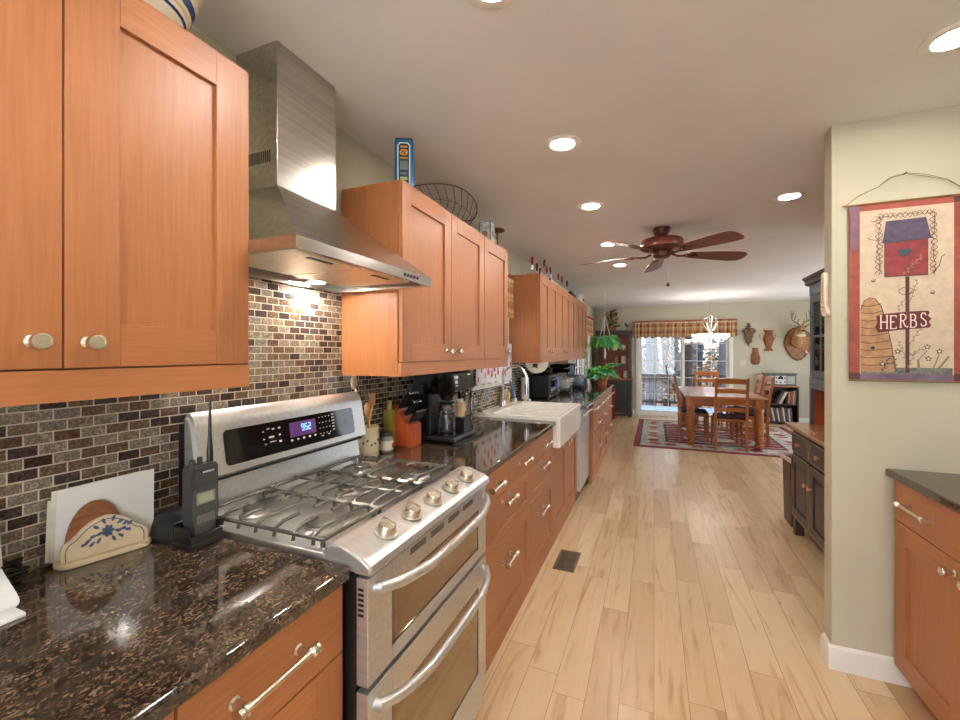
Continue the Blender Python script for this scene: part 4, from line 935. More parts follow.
b = MB(); b.lathe([(0, 0), (.03, 0), (.055, .018), (.052, .018), (.03, .004), (0, .003)], (-1.28, 3.12, CT+.012), seg=24); tag(b.build('saucer', WHITE), 'small white saucer on the sink ledge', 'saucer')
b = MB(); b.ball((-1.28, 3.12, CT+.032), .026, 12, sc=(1, 1.1, .7)); tag(b.build('scrub_pad', WICKER), 'brown scrub pad sitting in the white saucer', 'scrub pad')
def pump(x, y, lab, mat, h=.13):
    r = thing('soap_bottle', lab, 'bottle', (x, y, CT+.012), 0, 'soap bottles by the faucet'); z = CT+.012
    b = MB(); b.lathe([(0, 0), (.032, 0), (.034, .006), (.034, h-.02), (.015, h), (0, h)], (x, y, z), seg=20); b.build('body', mat, r)
    b = MB(); b.lathe([(.014, h), (.014, h+.018), (.004, h+.02), (.004, h+.045), (0, h+.045)], (x, y, z), seg=12); b.tube([(x, y, z+h+.042), (x+.035, y, z+h+.040), (x+.04, y, z+h+.03)], .005, 8); b.build('pump', TRIMM, r)
pump(-1.285, 3.70, 'amber soap bottle with white pump beside the faucet', pm('amber_soap', (216, 176, 116), .2))
pump(-1.285, 3.80, 'second amber soap bottle farther from the faucet', pm('amber_soap', (1, 1, 1)), .12)
r = thing('dish_brush', 'blue handled dish brush leaning near the soap bottles', 'brush', (-1.27, 3.93, CT+.012))
b = MB(); b.tube([(-1.25, 3.93, CT+.05), (-1.27, 3.92, CT+.14), (-1.30, 3.91, CT+.25)], [.016, .018, .012], 10); b.build('handle', pm('blue_plastic', (88, 112, 168), .35), r)
b = MB(); b.lathe([(0, 0), (.024, 0), (.028, .03), (.018, .042), (0, .044)], (-1.25, 3.93, CT+.012)); b.build('bristles', PAPER, r)
r = thing('paper_towel_roll', 'white paper towel roll standing right of the sink', 'paper towel', (-1.25, 4.30, CT))
b = MB(); b.lathe([(.02, .0), (.042, .0), (.042, .22), (.02, .22)], (-1.25, 4.30, CT+.012), seg=28); b.build('roll', PAPER, r)
b = MB(); b.lathe([(0, 0), (.065, 0), (.065, .01), (.012, .014), (.012, .25), (0, .255)], (-1.25, 4.30, CT), seg=24); b.build('holder', SATIN, r)
r = thing('hanging_board', 'white rounded board with a dark mark hanging under the cabinet right of the sink window', 'board', (-1.06, 4.05, 1.20))
b = MB(); b.prism([(-.115, .0)]+arc(0, -.005, .115, 180, 360, 18, .105)+[(.115, .0)], lambda u, v, w: (-1.06+u, 4.05+w, 1.322+v), -.006, .006, b=.002); b.build('board', pm('plate_ivory', (222, 216, 200), .35), r)
b = MB(); b.prism([(-.03, .018), (.0, .030), (.035, .020), (.02, .0), (.03, -.018), (-.01, -.008), (-.035, -.018), (-.02, .0)], lambda u, v, w: (-1.075+u, 4.044+w, 1.278+v), -.0012, .001); b.build('dark_mark', BLACK, r)
# toaster oven and other small appliances under the far wall cabinets
r = thing('toaster_oven', 'black toaster oven under the far wall cabinets', 'toaster oven', (-1.16, 4.66, CT))
b = MB(); b.box(-1.31, -1.02, 4.42, 4.92, CT+.015, CT+.25, .008)
for yy in (4.46, 4.88):
    for xx in (-1.28, -1.05): b.cyl((xx, yy, CT), (xx, yy, CT+.02), .014, 10)
b.build('body', BLACK, r)
b = MB(); b.box(-1.022, -1.012, 4.44, 4.78, CT+.04, CT+.225, .003); d = b.build('door', BLACKG, r)
b = MB(); b.cyl((-.995, 4.46, CT+.205), (-.995, 4.76, CT+.205), .008); b.cyl((-1.012, 4.48, CT+.205), (-.995, 4.48, CT+.205), .005); b.cyl((-1.012, 4.74, CT+.205), (-.995, 4.74, CT+.205), .005); b.build('handle', CHROME, d)
for i in range(3): b = MB(); b.lathe([(.017, 0), (.015, .016), (0, .016)], (-1.02, 4.86, CT+.06+i*.065), (1, 0, 0), 16); b.build('dial', SATIN, r)
r = thing('oven_mitt', 'blue patterned cloth draped over the toaster oven handle', 'cloth', (-.985, 4.68, CT+.09))
b = MB(); g = [[b._v((-.983+.006*math.sin(j*1.9+i*.4)+(.0 if i else -.012), 4.60+j*.02, CT+.222-i*.016)) for j in range(9)] for i in range(8)]
for i in range(7):
    for j in range(8): b.face([g[i][j], g[i+1][j], g[i+1][j+1], g[i][j+1]])
o_ = b.build('cloth', pm('blue_check', (104, 124, 168), .9, 0, .25, (60, 60, 60)), r); mo = o_.modifiers.new('s', 'SOLIDIFY'); mo.thickness = .004
r = thing('casserole', 'dark lidded casserole on top of the toaster oven', 'casserole', (-1.16, 4.66, CT+.25))
b = MB(); b.lathe([(0, 0), (.085, 0), (.11, .02), (.115, .06), (.108, .06), (.1, .02), (0, .008)], (-1.16, 4.66, CT+.251), seg=28, sy=1.5); b.build('dish', BLACKG, r)
b = MB(); b.lathe([(.113, .061), (.10, .075), (.04, .09), (.015, .092), (.015, .108), (0, .11)], (-1.16, 4.66, CT+.251), seg=28, sy=1.5); b.build('lid', pm('lid_black', (40, 36, 34), .2), r)
def toaster(y, lab, mat, x=-1.12):
    r = thing('toaster', lab, 'toaster', (x, y, CT), 0, 'toasters under the far cabinets')
    b = MB(); b.prism(rrect(-.08, .08, .012, .185, .06), lambda u, v, w: (x+w, y+u, CT+v), -.11, .11, b=.02); b.build('body', mat, r)
    b = MB(); b.box(x+.105, x+.118, y-.05, y+.05, CT+.01, CT+.10, .005); b.box(x-.10, x+.10, y-.06, y+.06, CT, CT+.014, .003); b.build('end_panel', BLACK, r)
    b = MB()
    for q in (-.03, .03): b.box(x-.08, x+.08, y+q-.010, y+q+.010, CT+.1835, CT+.1858)
    b.build('slots', BLACK, r)
    b = MB(); b.box(x+.11, x+.138, y-.02, y+.02, CT+.12, CT+.135, .003); b.build('lever', BLACK, r)
toaster(5.22, 'chrome toaster right of the black toaster oven', STEEL, -1.05); toaster(5.95, 'bluish chrome toaster farther along the counter', pm('blue_chrome', (178, 204, 232), .2, .8, .02), -1.0)
r = thing('stand_mixer', 'black stand mixer between the two toasters', 'mixer', (-1.14, 5.58, CT))
b = MB(); b.box(-1.27, -.99, 5.50, 5.66, CT, CT+.035, .012); b.box(-1.27, -1.17, 5.53, 5.63, CT+.03, CT+.24, .02); b.build('stand', BLACK, r)
b = MB(); b.lathe([(0, 0), (.05, .01), (.06, .06), (.055, .22), (.04, .27), (0, .28)], (-1.28, 5.58, CT+.285), (1, 0, 0), 20); b.build('motor_head', BLACKG, r)
b = MB(); b.lathe([(0, .0), (.05, 0), (.085, .04), (.095, .13), (.092, .13), (.082, .045), (0, .008)], (-1.06, 5.58, CT+.036), seg=24); b.build('bowl', CHROME, r)
r = thing('blender_jug', 'glass blender jug near the far end of the counter', 'blender', (-1.15, 6.38, CT))
b = MB(); b.lathe([(0, 0), (.075, 0), (.08, .02), (.06, .12), (0, .125)], (-1.15, 6.38, CT), seg=20); b.build('motor_base', CHROME, r)
b = MB(); b.lathe([(.045, .12), (.055, .14), (.07, .30), (0, .305)], (-1.15, 6.38, CT), seg=20); b.build('jug', glassmat('jug_glass', (190, 210, 230), .15), r)
b = MB(); b.lathe([(.072, .30), (.072, .33), (0, .335)], (-1.15, 6.38, CT), seg=20); b.build('lid', BLACK, r)

# ------------------------------------------------------------------ on top of the wall cabinets
r = thing('mixing_bowl', 'cream stoneware bowl with blue stripes on the near wall cabinet', 'bowl', (-1.13, .60, 2.166))
br_ = [(0, 0), (.075, 0), (.080, .006), (.118, .055), (.138, .105), (.143, .135), (.149, .140), (.149, .155), (.141, .156), (.128, .10), (.07, .012), (0, .010)]
b = MB(); b.lathe(br_, (-1.13, .60, 2.166), seg=40); b.build('body', pm('stoneware', (224, 216, 196), .25, 0, .03), r)
for nm, z0, z1, m_ in (('wide_blue_stripe', .072, .090, NAVY), ('thin_blue_stripe', .045, .050, NAVY), ('tan_stripe', .098, .106, pm('tan_glaze', (206, 182, 130), .3)), ('lower_tan_stripe', .058, .064, pm('tan_glaze', (1, 1, 1)))):
    def rad(z):
        for (r0, h0), (r1, h1) in zip(br_[2:6], br_[3:7]):
            if h0 <= z <= h1: return r0+(r1-r0)*(z-h0)/(h1-h0)+.0008
    b = MB(); b.lathe([(rad(z0), z0), (rad(z1), z1)], (-1.13, .60, 2.166), seg=40); b.build(nm, m_, r)
r = thing('blue_tin', 'tall blue tin with a gold bordered label on the cabinet after the hood', 'tin', (-1.05, 1.66, 2.163))
TB = pm('tin_blue', (20, 104, 158), .3, .2, .06)
tx0, tx1, ty0, ty1, tz = -1.094, -1.010, 1.64, 1.73, 2.163
b = MB(); b.box(tx0, tx1, ty0, ty1, tz, tz+.218, .010, seg=3); b.build('body', TB, r)
b = MB(); b.box(tx0+.004, tx1-.004, ty0+.004, ty1-.004, tz+.216, tz+.223, .002); b.build('lid', pm('tin_dark', (24, 52, 70), .4, .4), r)
fr_ = [pm('tin_cream', (206, 222, 186), .5), pm('tin_navy', (36, 44, 66), .4), pm('tin_gold', (196, 136, 44), .4), pm('tin_grey', (100, 112, 120), .5), pm('tin_green', (150, 170, 90), .5)]
def tf(u, v, w): return (tx0+.042+u*1.3, ty0-w, tz+v*.92)
b = MB()
b.prism([(-.022, .0), (.022, .0), (.022, .205), (.014, .218), (-.014, .218), (-.022, .205)], tf, 0, .0008, 0)
b.prism([(-.018, .002), (.018, .002), (.018, .203), (.012, .213), (-.012, .213), (-.018, .203)], tf, 0, .0013, 1)
b.prism(rrect(-.014, .014, .155, .185, .012), tf, 0, .0018, 2); b.prism(rrect(-.012, .012, .192, .202, .002), tf, 0, .0018, 2); b.prism(rrect(-.014, .014, .138, .146, .002), tf, 0, .0018, 2)
b.prism(rrect(-.013, .013, .085, .128, .003), tf, 0, .0018, 3); b.prism(rrect(-.011, .011, .062, .070, .002), tf, 0, .0018, 3); b.prism(rrect(-.013, .013, .034, .050, .006), tf, 0, .0018, 4)
ribbon(b, [(-.008, .164), (-.003, .176), (.004, .172), (.0, .164), (.007, .162)], .004, tf, .0022, 1)
b.build('label', fr_, r)
r.rotation_euler.z = R(27)
r = thing('wire_basket', 'oval brown wire basket on the cabinet behind the blue tin', 'basket', (-1.12, 2.22, 2.163))
b = MB(); WB = pm('wire_brown', (70, 46, 34), .5, .5, .1); cx, cy = -1.12, 2.22
def wb(a, k): return (cx+math.cos(a)*(.09+.05*k), cy+math.sin(a)*(.20+.12*k), 2.167+.135*k+.025*k*math.cos(2*a+PI)*-1)
for k in (0, 1): b.tube([wb(2*PI*i/40, k) for i in range(40)], .003 if k else .0025, 6, closed=True)
b.tube([wb(2*PI*i/40, .5) for i in range(40)], .0016, 5, closed=True)
for i in range(24):
    a = 2*PI*i/24; b.tube([wb(a, 0), wb(a+.13, .5), wb(a, 1)], .0016, 5)
for i in range(7): x = -.08+i*.027; L = .2*math.sqrt(max(0, 1-(x/.09)**2)); b.tube([(cx+x, cy-L, 2.167), (cx+x, cy+L, 2.167)], .0016, 5)
b.build('wire_frame', WB, r)
r = thing('picture_box', 'small blue tea box with a pale picture on the cabinet top', 'box', (-1.06, 2.70, 2.163))
b = MB(); b.box(-1.10, -1.012, 2.66, 2.74, 2.163, 2.30, .003); b.build('body', pm('box_blue', (52, 96, 140), .4), r)
b = MB(); b.box(-1.0125, -1.0105, 2.664, 2.736, 2.168, 2.296); b.box(-1.09, -1.02, 2.6585, 2.6605, 2.170, 2.294); p_ = b.build('picture', pm('box_pale', (190, 190, 180), .4, 0, .25, (40, 40, 40)), r)
b = MB(); b.prism(arc(2.70, 2.215, .022, 0, 360, 16)[:-1], MX, -1.0106, -1.0098); b.prism(arc(2.70, 2.215, .022, 0, 360, 16)[:-1], lambda u, v, w: (u-3.755, w, v), 2.6580, 2.6588); b.build('oval_portrait', pm('portrait_tan', (150, 116, 84), .5), p_)
r = thing('iron_candle_stand', 'dark iron candle stand with a flat disc top on the cabinet', 'candle stand', (-1.06, 2.93, 2.163))
b = MB(); b.lathe([(0, 0), (.045, 0), (.045, .006), (.008, .012)], (-1.06, 2.93, 2.163), seg=20); b.cyl((-1.06, 2.93, 2.17), (-1.06, 2.93, 2.305), .007); b.build('stem', BRONZE, r)
b = MB(); b.lathe([(.01, .13), (.05, .140), (.054, .146), (.052, .152), (0, .150)], (-1.06, 2.93, 2.163), seg=28); b.build('disc', BRONZE, r)
# vintage utensils with painted handles, standing in a wooden rack
b = MB(); b.box(-1.15, -1.05, 3.99, 5.92, 2.169, 2.185, .002)
tag(b.build('utensil_rack', SPW), 'low wooden rack along the top of the far wall cabinets', 'rack')
UT = [(4.03, 2.352, RED, 0, 'bright red handle, nearest the sink window'), (4.215, 2.325, BRONZE, 0, 'dark handle, second from the sink window'), (4.338, 2.30, BRONZE, .02, 'short maroon handle, third from the sink window'), (4.52, 2.42, GREENP, .04, 'tall green handle, leaning a little'), (4.65, 2.375, RED, .0, 'red handle just right of the tall green one'), (4.83, 2.40, GREENP, -.06, 'green handle tilted left'), (4.80, 2.27, BRONZE, .03, 'short dark red handle below the tilted green one'), (5.265, 2.40, RED, -.02, 'red handle first of the right-hand three'), (5.483, 2.40, RED, .03, 'red handle in the middle of the right-hand three'), (5.82, 2.395, BRONZE, .0, 'slim dark handle, farthest from the sink window')]
for i, (y, zt, m_, tl, l_) in enumerate(UT):
    r = thing('kitchen_utensil', 'old kitchen utensil with '+l_, 'utensil', (-1.10, y, 2.185), 0, 'vintage utensils on the far wall cabinets')
    p = Vector((-1.10, y-tl, 2.185)); q = Vector((-1.10, y+tl*.4, zt)); hl = min(.085, (zt-2.185)*.6); m1 = q-(q-p).normalized()*hl
    b = MB(); b.tube([m1, m1.lerp(q, .3), m1.lerp(q, .8), q], [.008, .0135, .0135, .008], 10); b.build('handle', m_, r)
    b = MB(); b.tube([p, m1+(m1-p)*.02], .0035, 6); b.lathe([(0, 0), (.014, .004), (.014, .02), (.004, .03)], p, (0, 0, 1), 10); b.build('shaft', SATIN, r)
for i, (y, h, w_, m_, nm, l_) in enumerate(((5.98, .095, .042, BLACK, 'canister', 'small dark tin canister on the far wall cabinet'), (6.16, .07, .05, IRON, 'canister', 'squat grey tin next to the dark canister on the cabinet'))):
    r = thing(nm, l_, 'canister', (-1.08, y, 2.169)); b = MB(); b.lathe([(0, 0), (w_, 0), (w_, h*.75), (w_*.8, h*.85), (0, h*.85)], (-1.08, y, 2.169), seg=20); b.build('body', m_, r)
    b = MB(); b.lathe([(w_*.84, h*.84), (w_*.84, h*.95), (.008, h), (.008, h+.012), (0, h+.014)], (-1.08, y, 2.169), seg=20); b.build('lid', m_, r)
r = thing('pot', 'grey enamel pot with a wire bail on the far wall cabinet', 'pot', (-1.10, 6.5, 2.169))
b = MB(); b.lathe([(0, 0), (.09, 0), (.105, .03), (.11, .11), (.113, .112), (.105, .108), (.1, .03), (0, .01)], (-1.10, 6.5, 2.169), seg=24); b.build('body', pm('enamel_grey', (196, 196, 188), .3), r)
b = MB(); b.tube([(-1.10, 6.5+.11*math.cos(R(a)), 2.27+.09*math.sin(R(a))) for a in range(0, 181, 12)], .003, 6); b.build('bail', BLACK, r)
r = thing('pitcher', 'tan striped pitcher at the far end of the wall cabinets', 'pitcher', (-1.08, 6.83, 2.169))
b = MB(); b.lathe([(0, 0), (.05, 0), (.066, .04), (.06, .10), (.045, .14), (.052, .165), (.046, .163), (0, .12)], (-1.08, 6.83, 2.169), seg=24); b.build('body', CREAM, r)
b = MB(); b.lathe([(.067, .045), (.062, .09)], (-1.08, 6.83, 2.169), seg=24); b.build('brown_band', WICKER, r)
b = MB(); b.tube([(-1.08, 6.88, 2.32), (-1.08, 6.925, 2.30), (-1.08, 6.93, 2.25), (-1.08, 6.89, 2.215)], .008, 8); b.build('handle', CREAM, r)

# ------------------------------------------------------------------ curtains
def curtain(name, lab, p0, p1, z0, z1, mats, nrm, amp=.018, waves=16, header=True, cat='curtain', group=None, fl=None):
    r = thing(name, lab, cat, ((p0[0]+p1[0])/2, (p0[1]+p1[1])/2, z0), 0, group)
    p0 = Vector(p0); p1 = Vector(p1); nr = Vector(nrm); L = (p1-p0).length; b = MB(); nu, nv = waves*8, 6; uvl = b.bm.loops.layers.uv.new('UVMap'); g = []
    for i in range(nu+1):
        t = i/nu; col = []
        for j in range(nv+1):
            s_ = j/nv; a = amp*math.sin(t*waves*2*PI+.6*math.sin(t*9))*(.55+.45*(1-s_)); z = z0+(z1-z0)*s_+(.012*math.sin(t*waves*PI+1) if j == 0 else 0)
            col.append(b._v(p0+(p1-p0)*t+nr*(a+.02)+Vector((0, 0, z))))
        g.append(col)
    for i in range(nu):
        for j in range(nv):
            f = b.face([g[i][j], g[i+1][j], g[i+1][j+1], g[i][j+1]], 0)
            for lp, (u, v) in zip(f.loops, ((i/nu*L, z0+(z1-z0)*j/nv), ((i+1)/nu*L, z0+(z1-z0)*j/nv), ((i+1)/nu*L, z0+(z1-z0)*(j+1)/nv), (i/nu*L, z0+(z1-z0)*(j+1)/nv))): lp[uvl].uv = (u, v)
    if fl:
        for (t, s_) in fl:
            i = int(t*nu); c = g[i][0].co.lerp(g[i][-1].co, s_)+nr*.004; d = (p1-p0).normalized()
            b.face([b._v(c+d*.022*math.cos(a)+Vector((0, 0, .022*math.sin(a)))) for a in [2*PI*q/8 for q in range(8)]], 1)
    b.build('cloth', mats, r, smooth=80, recalc=False)
    if header:
        b = MB(); b.tube([p0+nr*.02+Vector((0, 0, z1-.02)), p1+nr*.02+Vector((0, 0, z1-.02))], .008, 8); b.build('rod', TRIMM, r)
        b = MB(); k = waves*6; b.tube([p0+(p1-p0)*(i/k)+nr*(.02+amp*.9*math.sin(i*1.05))+Vector((0, 0, z1+.012+.008*math.sin(i*2.3))) for i in range(k+1)], .014, 6); b.build('ruffle_header', pm('header_rust', (164, 84, 56), .9, 0, .3, (60, 8, 60)), r)
    return r
curtain('valance', 'gathered plaid valance over the sliding glass door', (-.42, YF-.06, 0), (1.60, YF-.06, 0), 1.745, 2.085, [PLAID], (0, -1, 0), .022, 26)
curtain('valance', 'gathered plaid valance over the left wall window beyond the cabinets', (XW+.06, 7.35, 0), (XW+.06, 9.62, 0), 1.76, 2.12, [PLAID], (1, 0, 0), .022, 26)
curtain('valance', 'gathered plaid valance above the sink window between the wall cabinets', (XW+.05, 3.01, 0), (XW+.05, 3.93, 0), 1.74, 2.12, [PLAID], (1, 0, 0), .025, 10)
random.seed(3)
curtain('cafe_curtain', 'white cafe curtain with small red flowers at the sink window', (XW+.035, 3.03, 0), (XW+.035, 3.92, 0), 1.155, 1.50, [pm('curtain_white', (236, 236, 238), .9, 0, .03), pm('flower_red', (206, 80, 84), .9)], (1, 0, 0), .008, 12, False, 'curtain', None, [(.05+.9*((i*.37) % 1), .12+.75*((i*.61) % 1)) for i in range(34)])

# ------------------------------------------------------------------ ceiling fan
fx, fy = .06, 3.80
r = thing('ceiling_fan', 'dark bronze five-blade ceiling fan', 'ceiling fan', (fx, fy, CZ))
b = MB(); b.lathe([(0, -.002), (.066, -.002), (.070, -.012), (.064, -.045), (.045, -.075), (.04, -.085), (0, -.085)], (fx, fy, CZ), seg=32); b.build('canopy', BRONZE, r)
b = MB(); b.lathe([(.04, -.080), (.10, -.086), (.155, -.10), (.165, -.115), (.165, -.165), (.15, -.18), (.09, -.192), (.07, -.2), (0, -.2)], (fx, fy, CZ), seg=40); b.build('motor_housing', BRONZE, r)
b = MB(); b.lathe([(.065, -.198), (.07, -.205), (.068, -.235), (.045, -.25), (0, -.252)], (fx, fy, CZ), seg=28); b.build('switch_cup', BRONZE, r)
BLT = wood('blade_top', (96, 48, 30), (132, 70, 44), .35, 0, 20)
for k in range(5):
    a = R(97+72*k); ca, sa = math.cos(a), math.sin(a); zb = CZ-.212; pit = R(13)
    def fb(u, v, w, dz=0): 
        z = zb-.004-(u-.16)*.03-v*math.sin(pit)+w
        return (fx+ca*u-sa*v*math.cos(pit), fy+sa*u+ca*v*math.cos(pit), z)
    out = [(.235, -.050), (.30, -.060), (.45, -.072), (.60, -.080), (.665, -.072), (.695, -.045), (.70, 0), (.695, .045), (.665, .072), (.60, .080), (.45, .072), (.30, .060), (.235, .050), (.225, 0)]
    b = MB(); b.prism(out, fb, 0, .007); bl = b.build('blade', BLT, r)
    b = MB(); b.tube([fb(.08, 0, .004), fb(.13, 0, -.014), fb(.18, .0, -.010), fb(.20, .02, -.006), fb(.27, .035, -.004)], [.010, .009, .008, .007, .005], 8); b.tube([fb(.18, 0, -.010), fb(.20, -.02, -.006), fb(.27, -.035, -.004)], [.008, .007, .005], 8); b.tube([fb(.22, 0, -.005), fb(.30, 0, -.003)], [.012, .006], 8); b.build('blade_arm', BRONZE, bl)
b = MB(); b.cyl((fx+.045, fy-.03, CZ-.24), (fx+.045, fy-.03, CZ-.46), .0018, 6); c_ = b.build('pull_chain', SATIN, r)
b = MB(); b.lathe([(0, -.035), (.012, -.03), (.013, -.018), (.004, 0), (0, 0)], (fx+.045, fy-.03, CZ-.455), seg=12); b.build('fob', BRONZE, c_)

# ------------------------------------------------------------------ floor vent
r = thing('floor_register', 'brown metal floor register near the drawer cabinets', 'floor register', (-.545, 2.905, 0))
VB = pm('register_brown', (112, 92, 70), .5, .3, .1)
b = MB(); x0, x1, y0, y1 = -.617, -.476, 2.755, 3.045; t = .018
b.box(x0, x1, y0, y0+t, 0, .005, .001); b.box(x0, x1, y1-t, y1, 0, .005, .001); b.box(x0, x0+t, y0+t, y1-t, 0, .005, .001); b.box(x1-t, x1, y0+t, y1-t, 0, .005, .001); b.build('frame', VB, r)
b = MB(); b.box(x0+t, x1-t, y0+t, y1-t, .0, .0012); b.build('dark_opening', BLACK, r)
b = MB()
for i in range(19): y = y0+t+.006+i*.0132; b.box(x0+t, x1-t, y, y+.0055, .001, .004)
b.box((x0+x1)/2-.003, (x0+x1)/2+.003, y0+t, y1-t, .001, .0042); b.build('louvres', VB, r)

# ------------------------------------------------------------------ plants at the end of the counter
def potfoliage(c, n, L0, L1, wd, mats, up=(-.2, .9), droop=.5, seedv=1, rad=.04):
    random.seed(seedv); b = MB()
    for i in range(n):
        a = random.random()*6.283; e = random.uniform(*up); d = (math.cos(a), math.sin(a), e); q = rad*random.random()
        b.leaf((c[0]+math.cos(a)*q, c[1]+math.sin(a)*q, c[2]+random.uniform(0, .05)), d, random.uniform(L0, L1), wd*random.uniform(.7, 1.2), random.randrange(len(mats)), droop)
    return b
r = thing('potted_plant', 'bushy green and blue-green plant in a terracotta pot on the counter end', 'plant', (-.73, 6.62, CT))
b = MB(); b.lathe([(0, 0), (.07, 0), (.095, .11), (.102, .112), (.102, .135), (.09, .135), (.085, .10), (0, .1)], (-.73, 6.62, CT), seg=24); b.build('pot', TERRA, r)
b = potfoliage((-.73, 6.62, CT+.13), 230, .12, .28, .07, [LEAF, LEAFB, LEAFB, pm('light_leaf', (140, 206, 84), .5, 0, .2)], (.12, 1.2), .42, 5)
for k in range(26):
    a = k*2.4; q = .12+.14*((k*.37) % 1); z = CT+.15+.18*((k*.61) % 1)
    for j in range(5): b.leaf((-.73+q*math.cos(a), 6.62+q*math.sin(a), z), (math.cos(j*1.26), math.sin(j*1.26), .5), .06, .045, (k % 4), .3)
b.build('foliage', [LEAF, LEAFB, LEAFB, MATS['light_leaf']], r, recalc=False)
b = MB(); b.ball((-.66, 6.46, CT+.12), .035, 10); b.ball((-.63, 6.48, CT+.145), .028, 10); b.build('orange_bloom', pm('coral_bloom', (222, 112, 70), .6), r)
r = thing('bamboo_stem', 'tall slender green stem in a small vase by the left window', 'plant', (-1.0, 6.84, CT))
b = MB(); b.lathe([(0, 0), (.03, 0), (.035, .05), (.02, .09), (.024, .1), (0, .095)], (-1.0, 6.84, CT), seg=16); b.build('vase', SLATEB, r)
b = MB(); b.tube([(-1.0, 6.84, CT+.08), (-1.01, 6.84, CT+.25), (-.98, 6.83, CT+.45), (-1.02, 6.84, CT+.66)], [.008, .008, .007, .004], 8)
for k in range(5): b.leaf((-1.0, 6.84, CT+.3+k*.08), (math.cos(k*2), math.sin(k*2), .6), .12, .02)
b.build('stem', LEAF, r, recalc=False)
hx, hy = -.755, 7.3
r = thing('hanging_fern', 'green fern in a hanging basket with white cord hanger', 'plant', (hx, hy, 1.50))
b = MB(); b.lathe([(0, 0), (.07, .01), (.10, .06), (.115, .12), (.108, .12), (.09, .06), (0, .03)], (hx, hy, 1.50), seg=24); b.build('basket', pm('pale_teal_pot', (150, 196, 190), .5), r)
b = MB()
for k in range(3):
    a = k*2.09+.5; b.tube([(hx+.112*math.cos(a), hy+.112*math.sin(a), 1.62), (hx+.06*math.cos(a), hy+.06*math.sin(a), 1.80), (hx, hy, 2.02)], .006, 6)
b.tube([(hx, hy, 2.02), (hx, hy, CZ)], .004, 6); b.tube([(hx, hy, 1.50), (hx+.005, hy, 1.40), (hx, hy, 1.31)], [.008, .02, .012], 8); b.build('cord_hanger', pm('white_cord', (226, 226, 220), .9), r)
b = potfoliage((hx, hy, 1.60), 300, .12, .27, .06, [LEAF, pm('light_leaf', (1, 1, 1)), LEAFB], (-.05, 1.3), .8, 9, .09); b.build('fronds', [LEAF, MATS['light_leaf'], LEAFB], r, recalc=False)
# towel at the counter end
r = thing('hand_towel', 'dark red towel hanging at the far end of the cabinets', 'towel', (-.64, 6.96, .34))
b = MB(); b.cyl((-.78, 6.965, .84), (-.56, 6.965, .84), .006); b.cyl((-.76, 6.93, .84), (-.76, 6.965, .84), .005); b.build('towel_bar', SATIN, r)
b = MB(); g = [[b._v((-.745+i*.018, 6.975+.007*math.sin(i*1.3+j*.2)*(1-j*.06), .855-j*.055+.006*math.sin(i*.8))) for j in range(10)] for i in range(11)]
for i in range(10):
    for j in range(9): b.face([g[i][j], g[i+1][j], g[i+1][j+1], g[i][j+1]])
o_ = b.build('cloth', pm('towel_red', (128, 34, 32), .95, 0, .15, (40, 40, 40)), r, smooth=80); mo = o_.modifiers.new('s', 'SOLIDIFY'); mo.thickness = .008

# ------------------------------------------------------------------ corner hutch at the far left
qx0, qx1, qy0, qy1 = -1.25, -.45, 9.80, 10.27
r = thing('corner_hutch', 'black hutch with red wood shelves in the far left corner', 'hutch', (-.77, 10.02, 0))
HB = pm('hutch_black', (40, 38, 40), .4, 0, .15, (10, 10, 3))
b = MB(); b.box(qx0, qx1, qy0+.02, qy1, .10, .80, .002)
for x in (qx0, qx1-.07): b.box(x, x+.07, qy0+.02, qy0+.09, 0, .10); b.box(x, x+.07, qy1-.07, qy1, 0, .10)
b.build('base', HB, r)
b = MB(); b.prism([(qx0+.07, .10), (qx0+.07, .05)]+[(qx0+.07+.66*t, .05+.045*math.sin(PI*t)) for t in [i/10 for i in range(1, 10)]]+[(qx1-.07, .05), (qx1-.07, .10)], MY, qy0+.022, qy0+.04); b.build('apron', BRONZE, r)
b = MB(); b.box(qx0-.02, qx1+.02, qy0-.01, qy1, .80, .83, .004); b.build('waist_top', REDWOOD, r)
for (a, c, kxx) in ((qx0+.05, -.855, -.88), (-.845, qx1-.05, -.815)):
    b = MB(); f = .06; z0, z1 = .16, .75
    b.box(a, a+f, qy0, qy0+.02, z0, z1, .002); b.box(c-f, c, qy0, qy0+.02, z0, z1, .002); b.box(a+f, c-f, qy0, qy0+.02, z0, z0+f, .002); b.box(a+f, c-f, qy0, qy0+.02, z1-f, z1, .002); b.box(a+f+.02, c-f-.02, qy0+.006, qy0+.02, z0+f+.02, z1-f-.02, .006); b.box(a+f, c-f, qy0+.012, qy0+.02, z0+f, z1-f)
    d = b.build('door', HB, r); b = MB(); b.lathe([(.007, 0), (.007, .008), (.013, .014), (.012, .022), (0, .024)], (kxx, qy0, .56), (0, -1, 0), 14); b.build('knob', SATIN, d)
ux0, ux1, uy0 = -1.22, -.47, 9.95
b = MB(); b.box(ux0, ux0+.05, uy0, qy1, .83, 1.86, .002); b.box(ux1-.05, ux1, uy0, qy1, .83, 1.86, .002); b.box(ux0-.02, ux1+.02, uy0-.02, qy1, 1.86, 1.90, .004); b.box(ux0+.05, ux1-.05, uy0, uy0+.02, 1.79, 1.86); b.build('upper_case', DARKHUTCH, r)
b = MB(); b.box(ux0+.05, ux1-.05, qy1-.015, qy1, .83, 1.86); b.build('back_board', REDWOOD, r)
for z in (1.16, 1.46): b = MB(); b.box(ux0+.05, ux1-.05, uy0+.02, qy1-.015, z-.018, z, .002); b.build('shelf', REDWOOD, r)
POT = pm('hutch_pottery', (206, 186, 156), .3, 0, .12, (20, 20, 20))
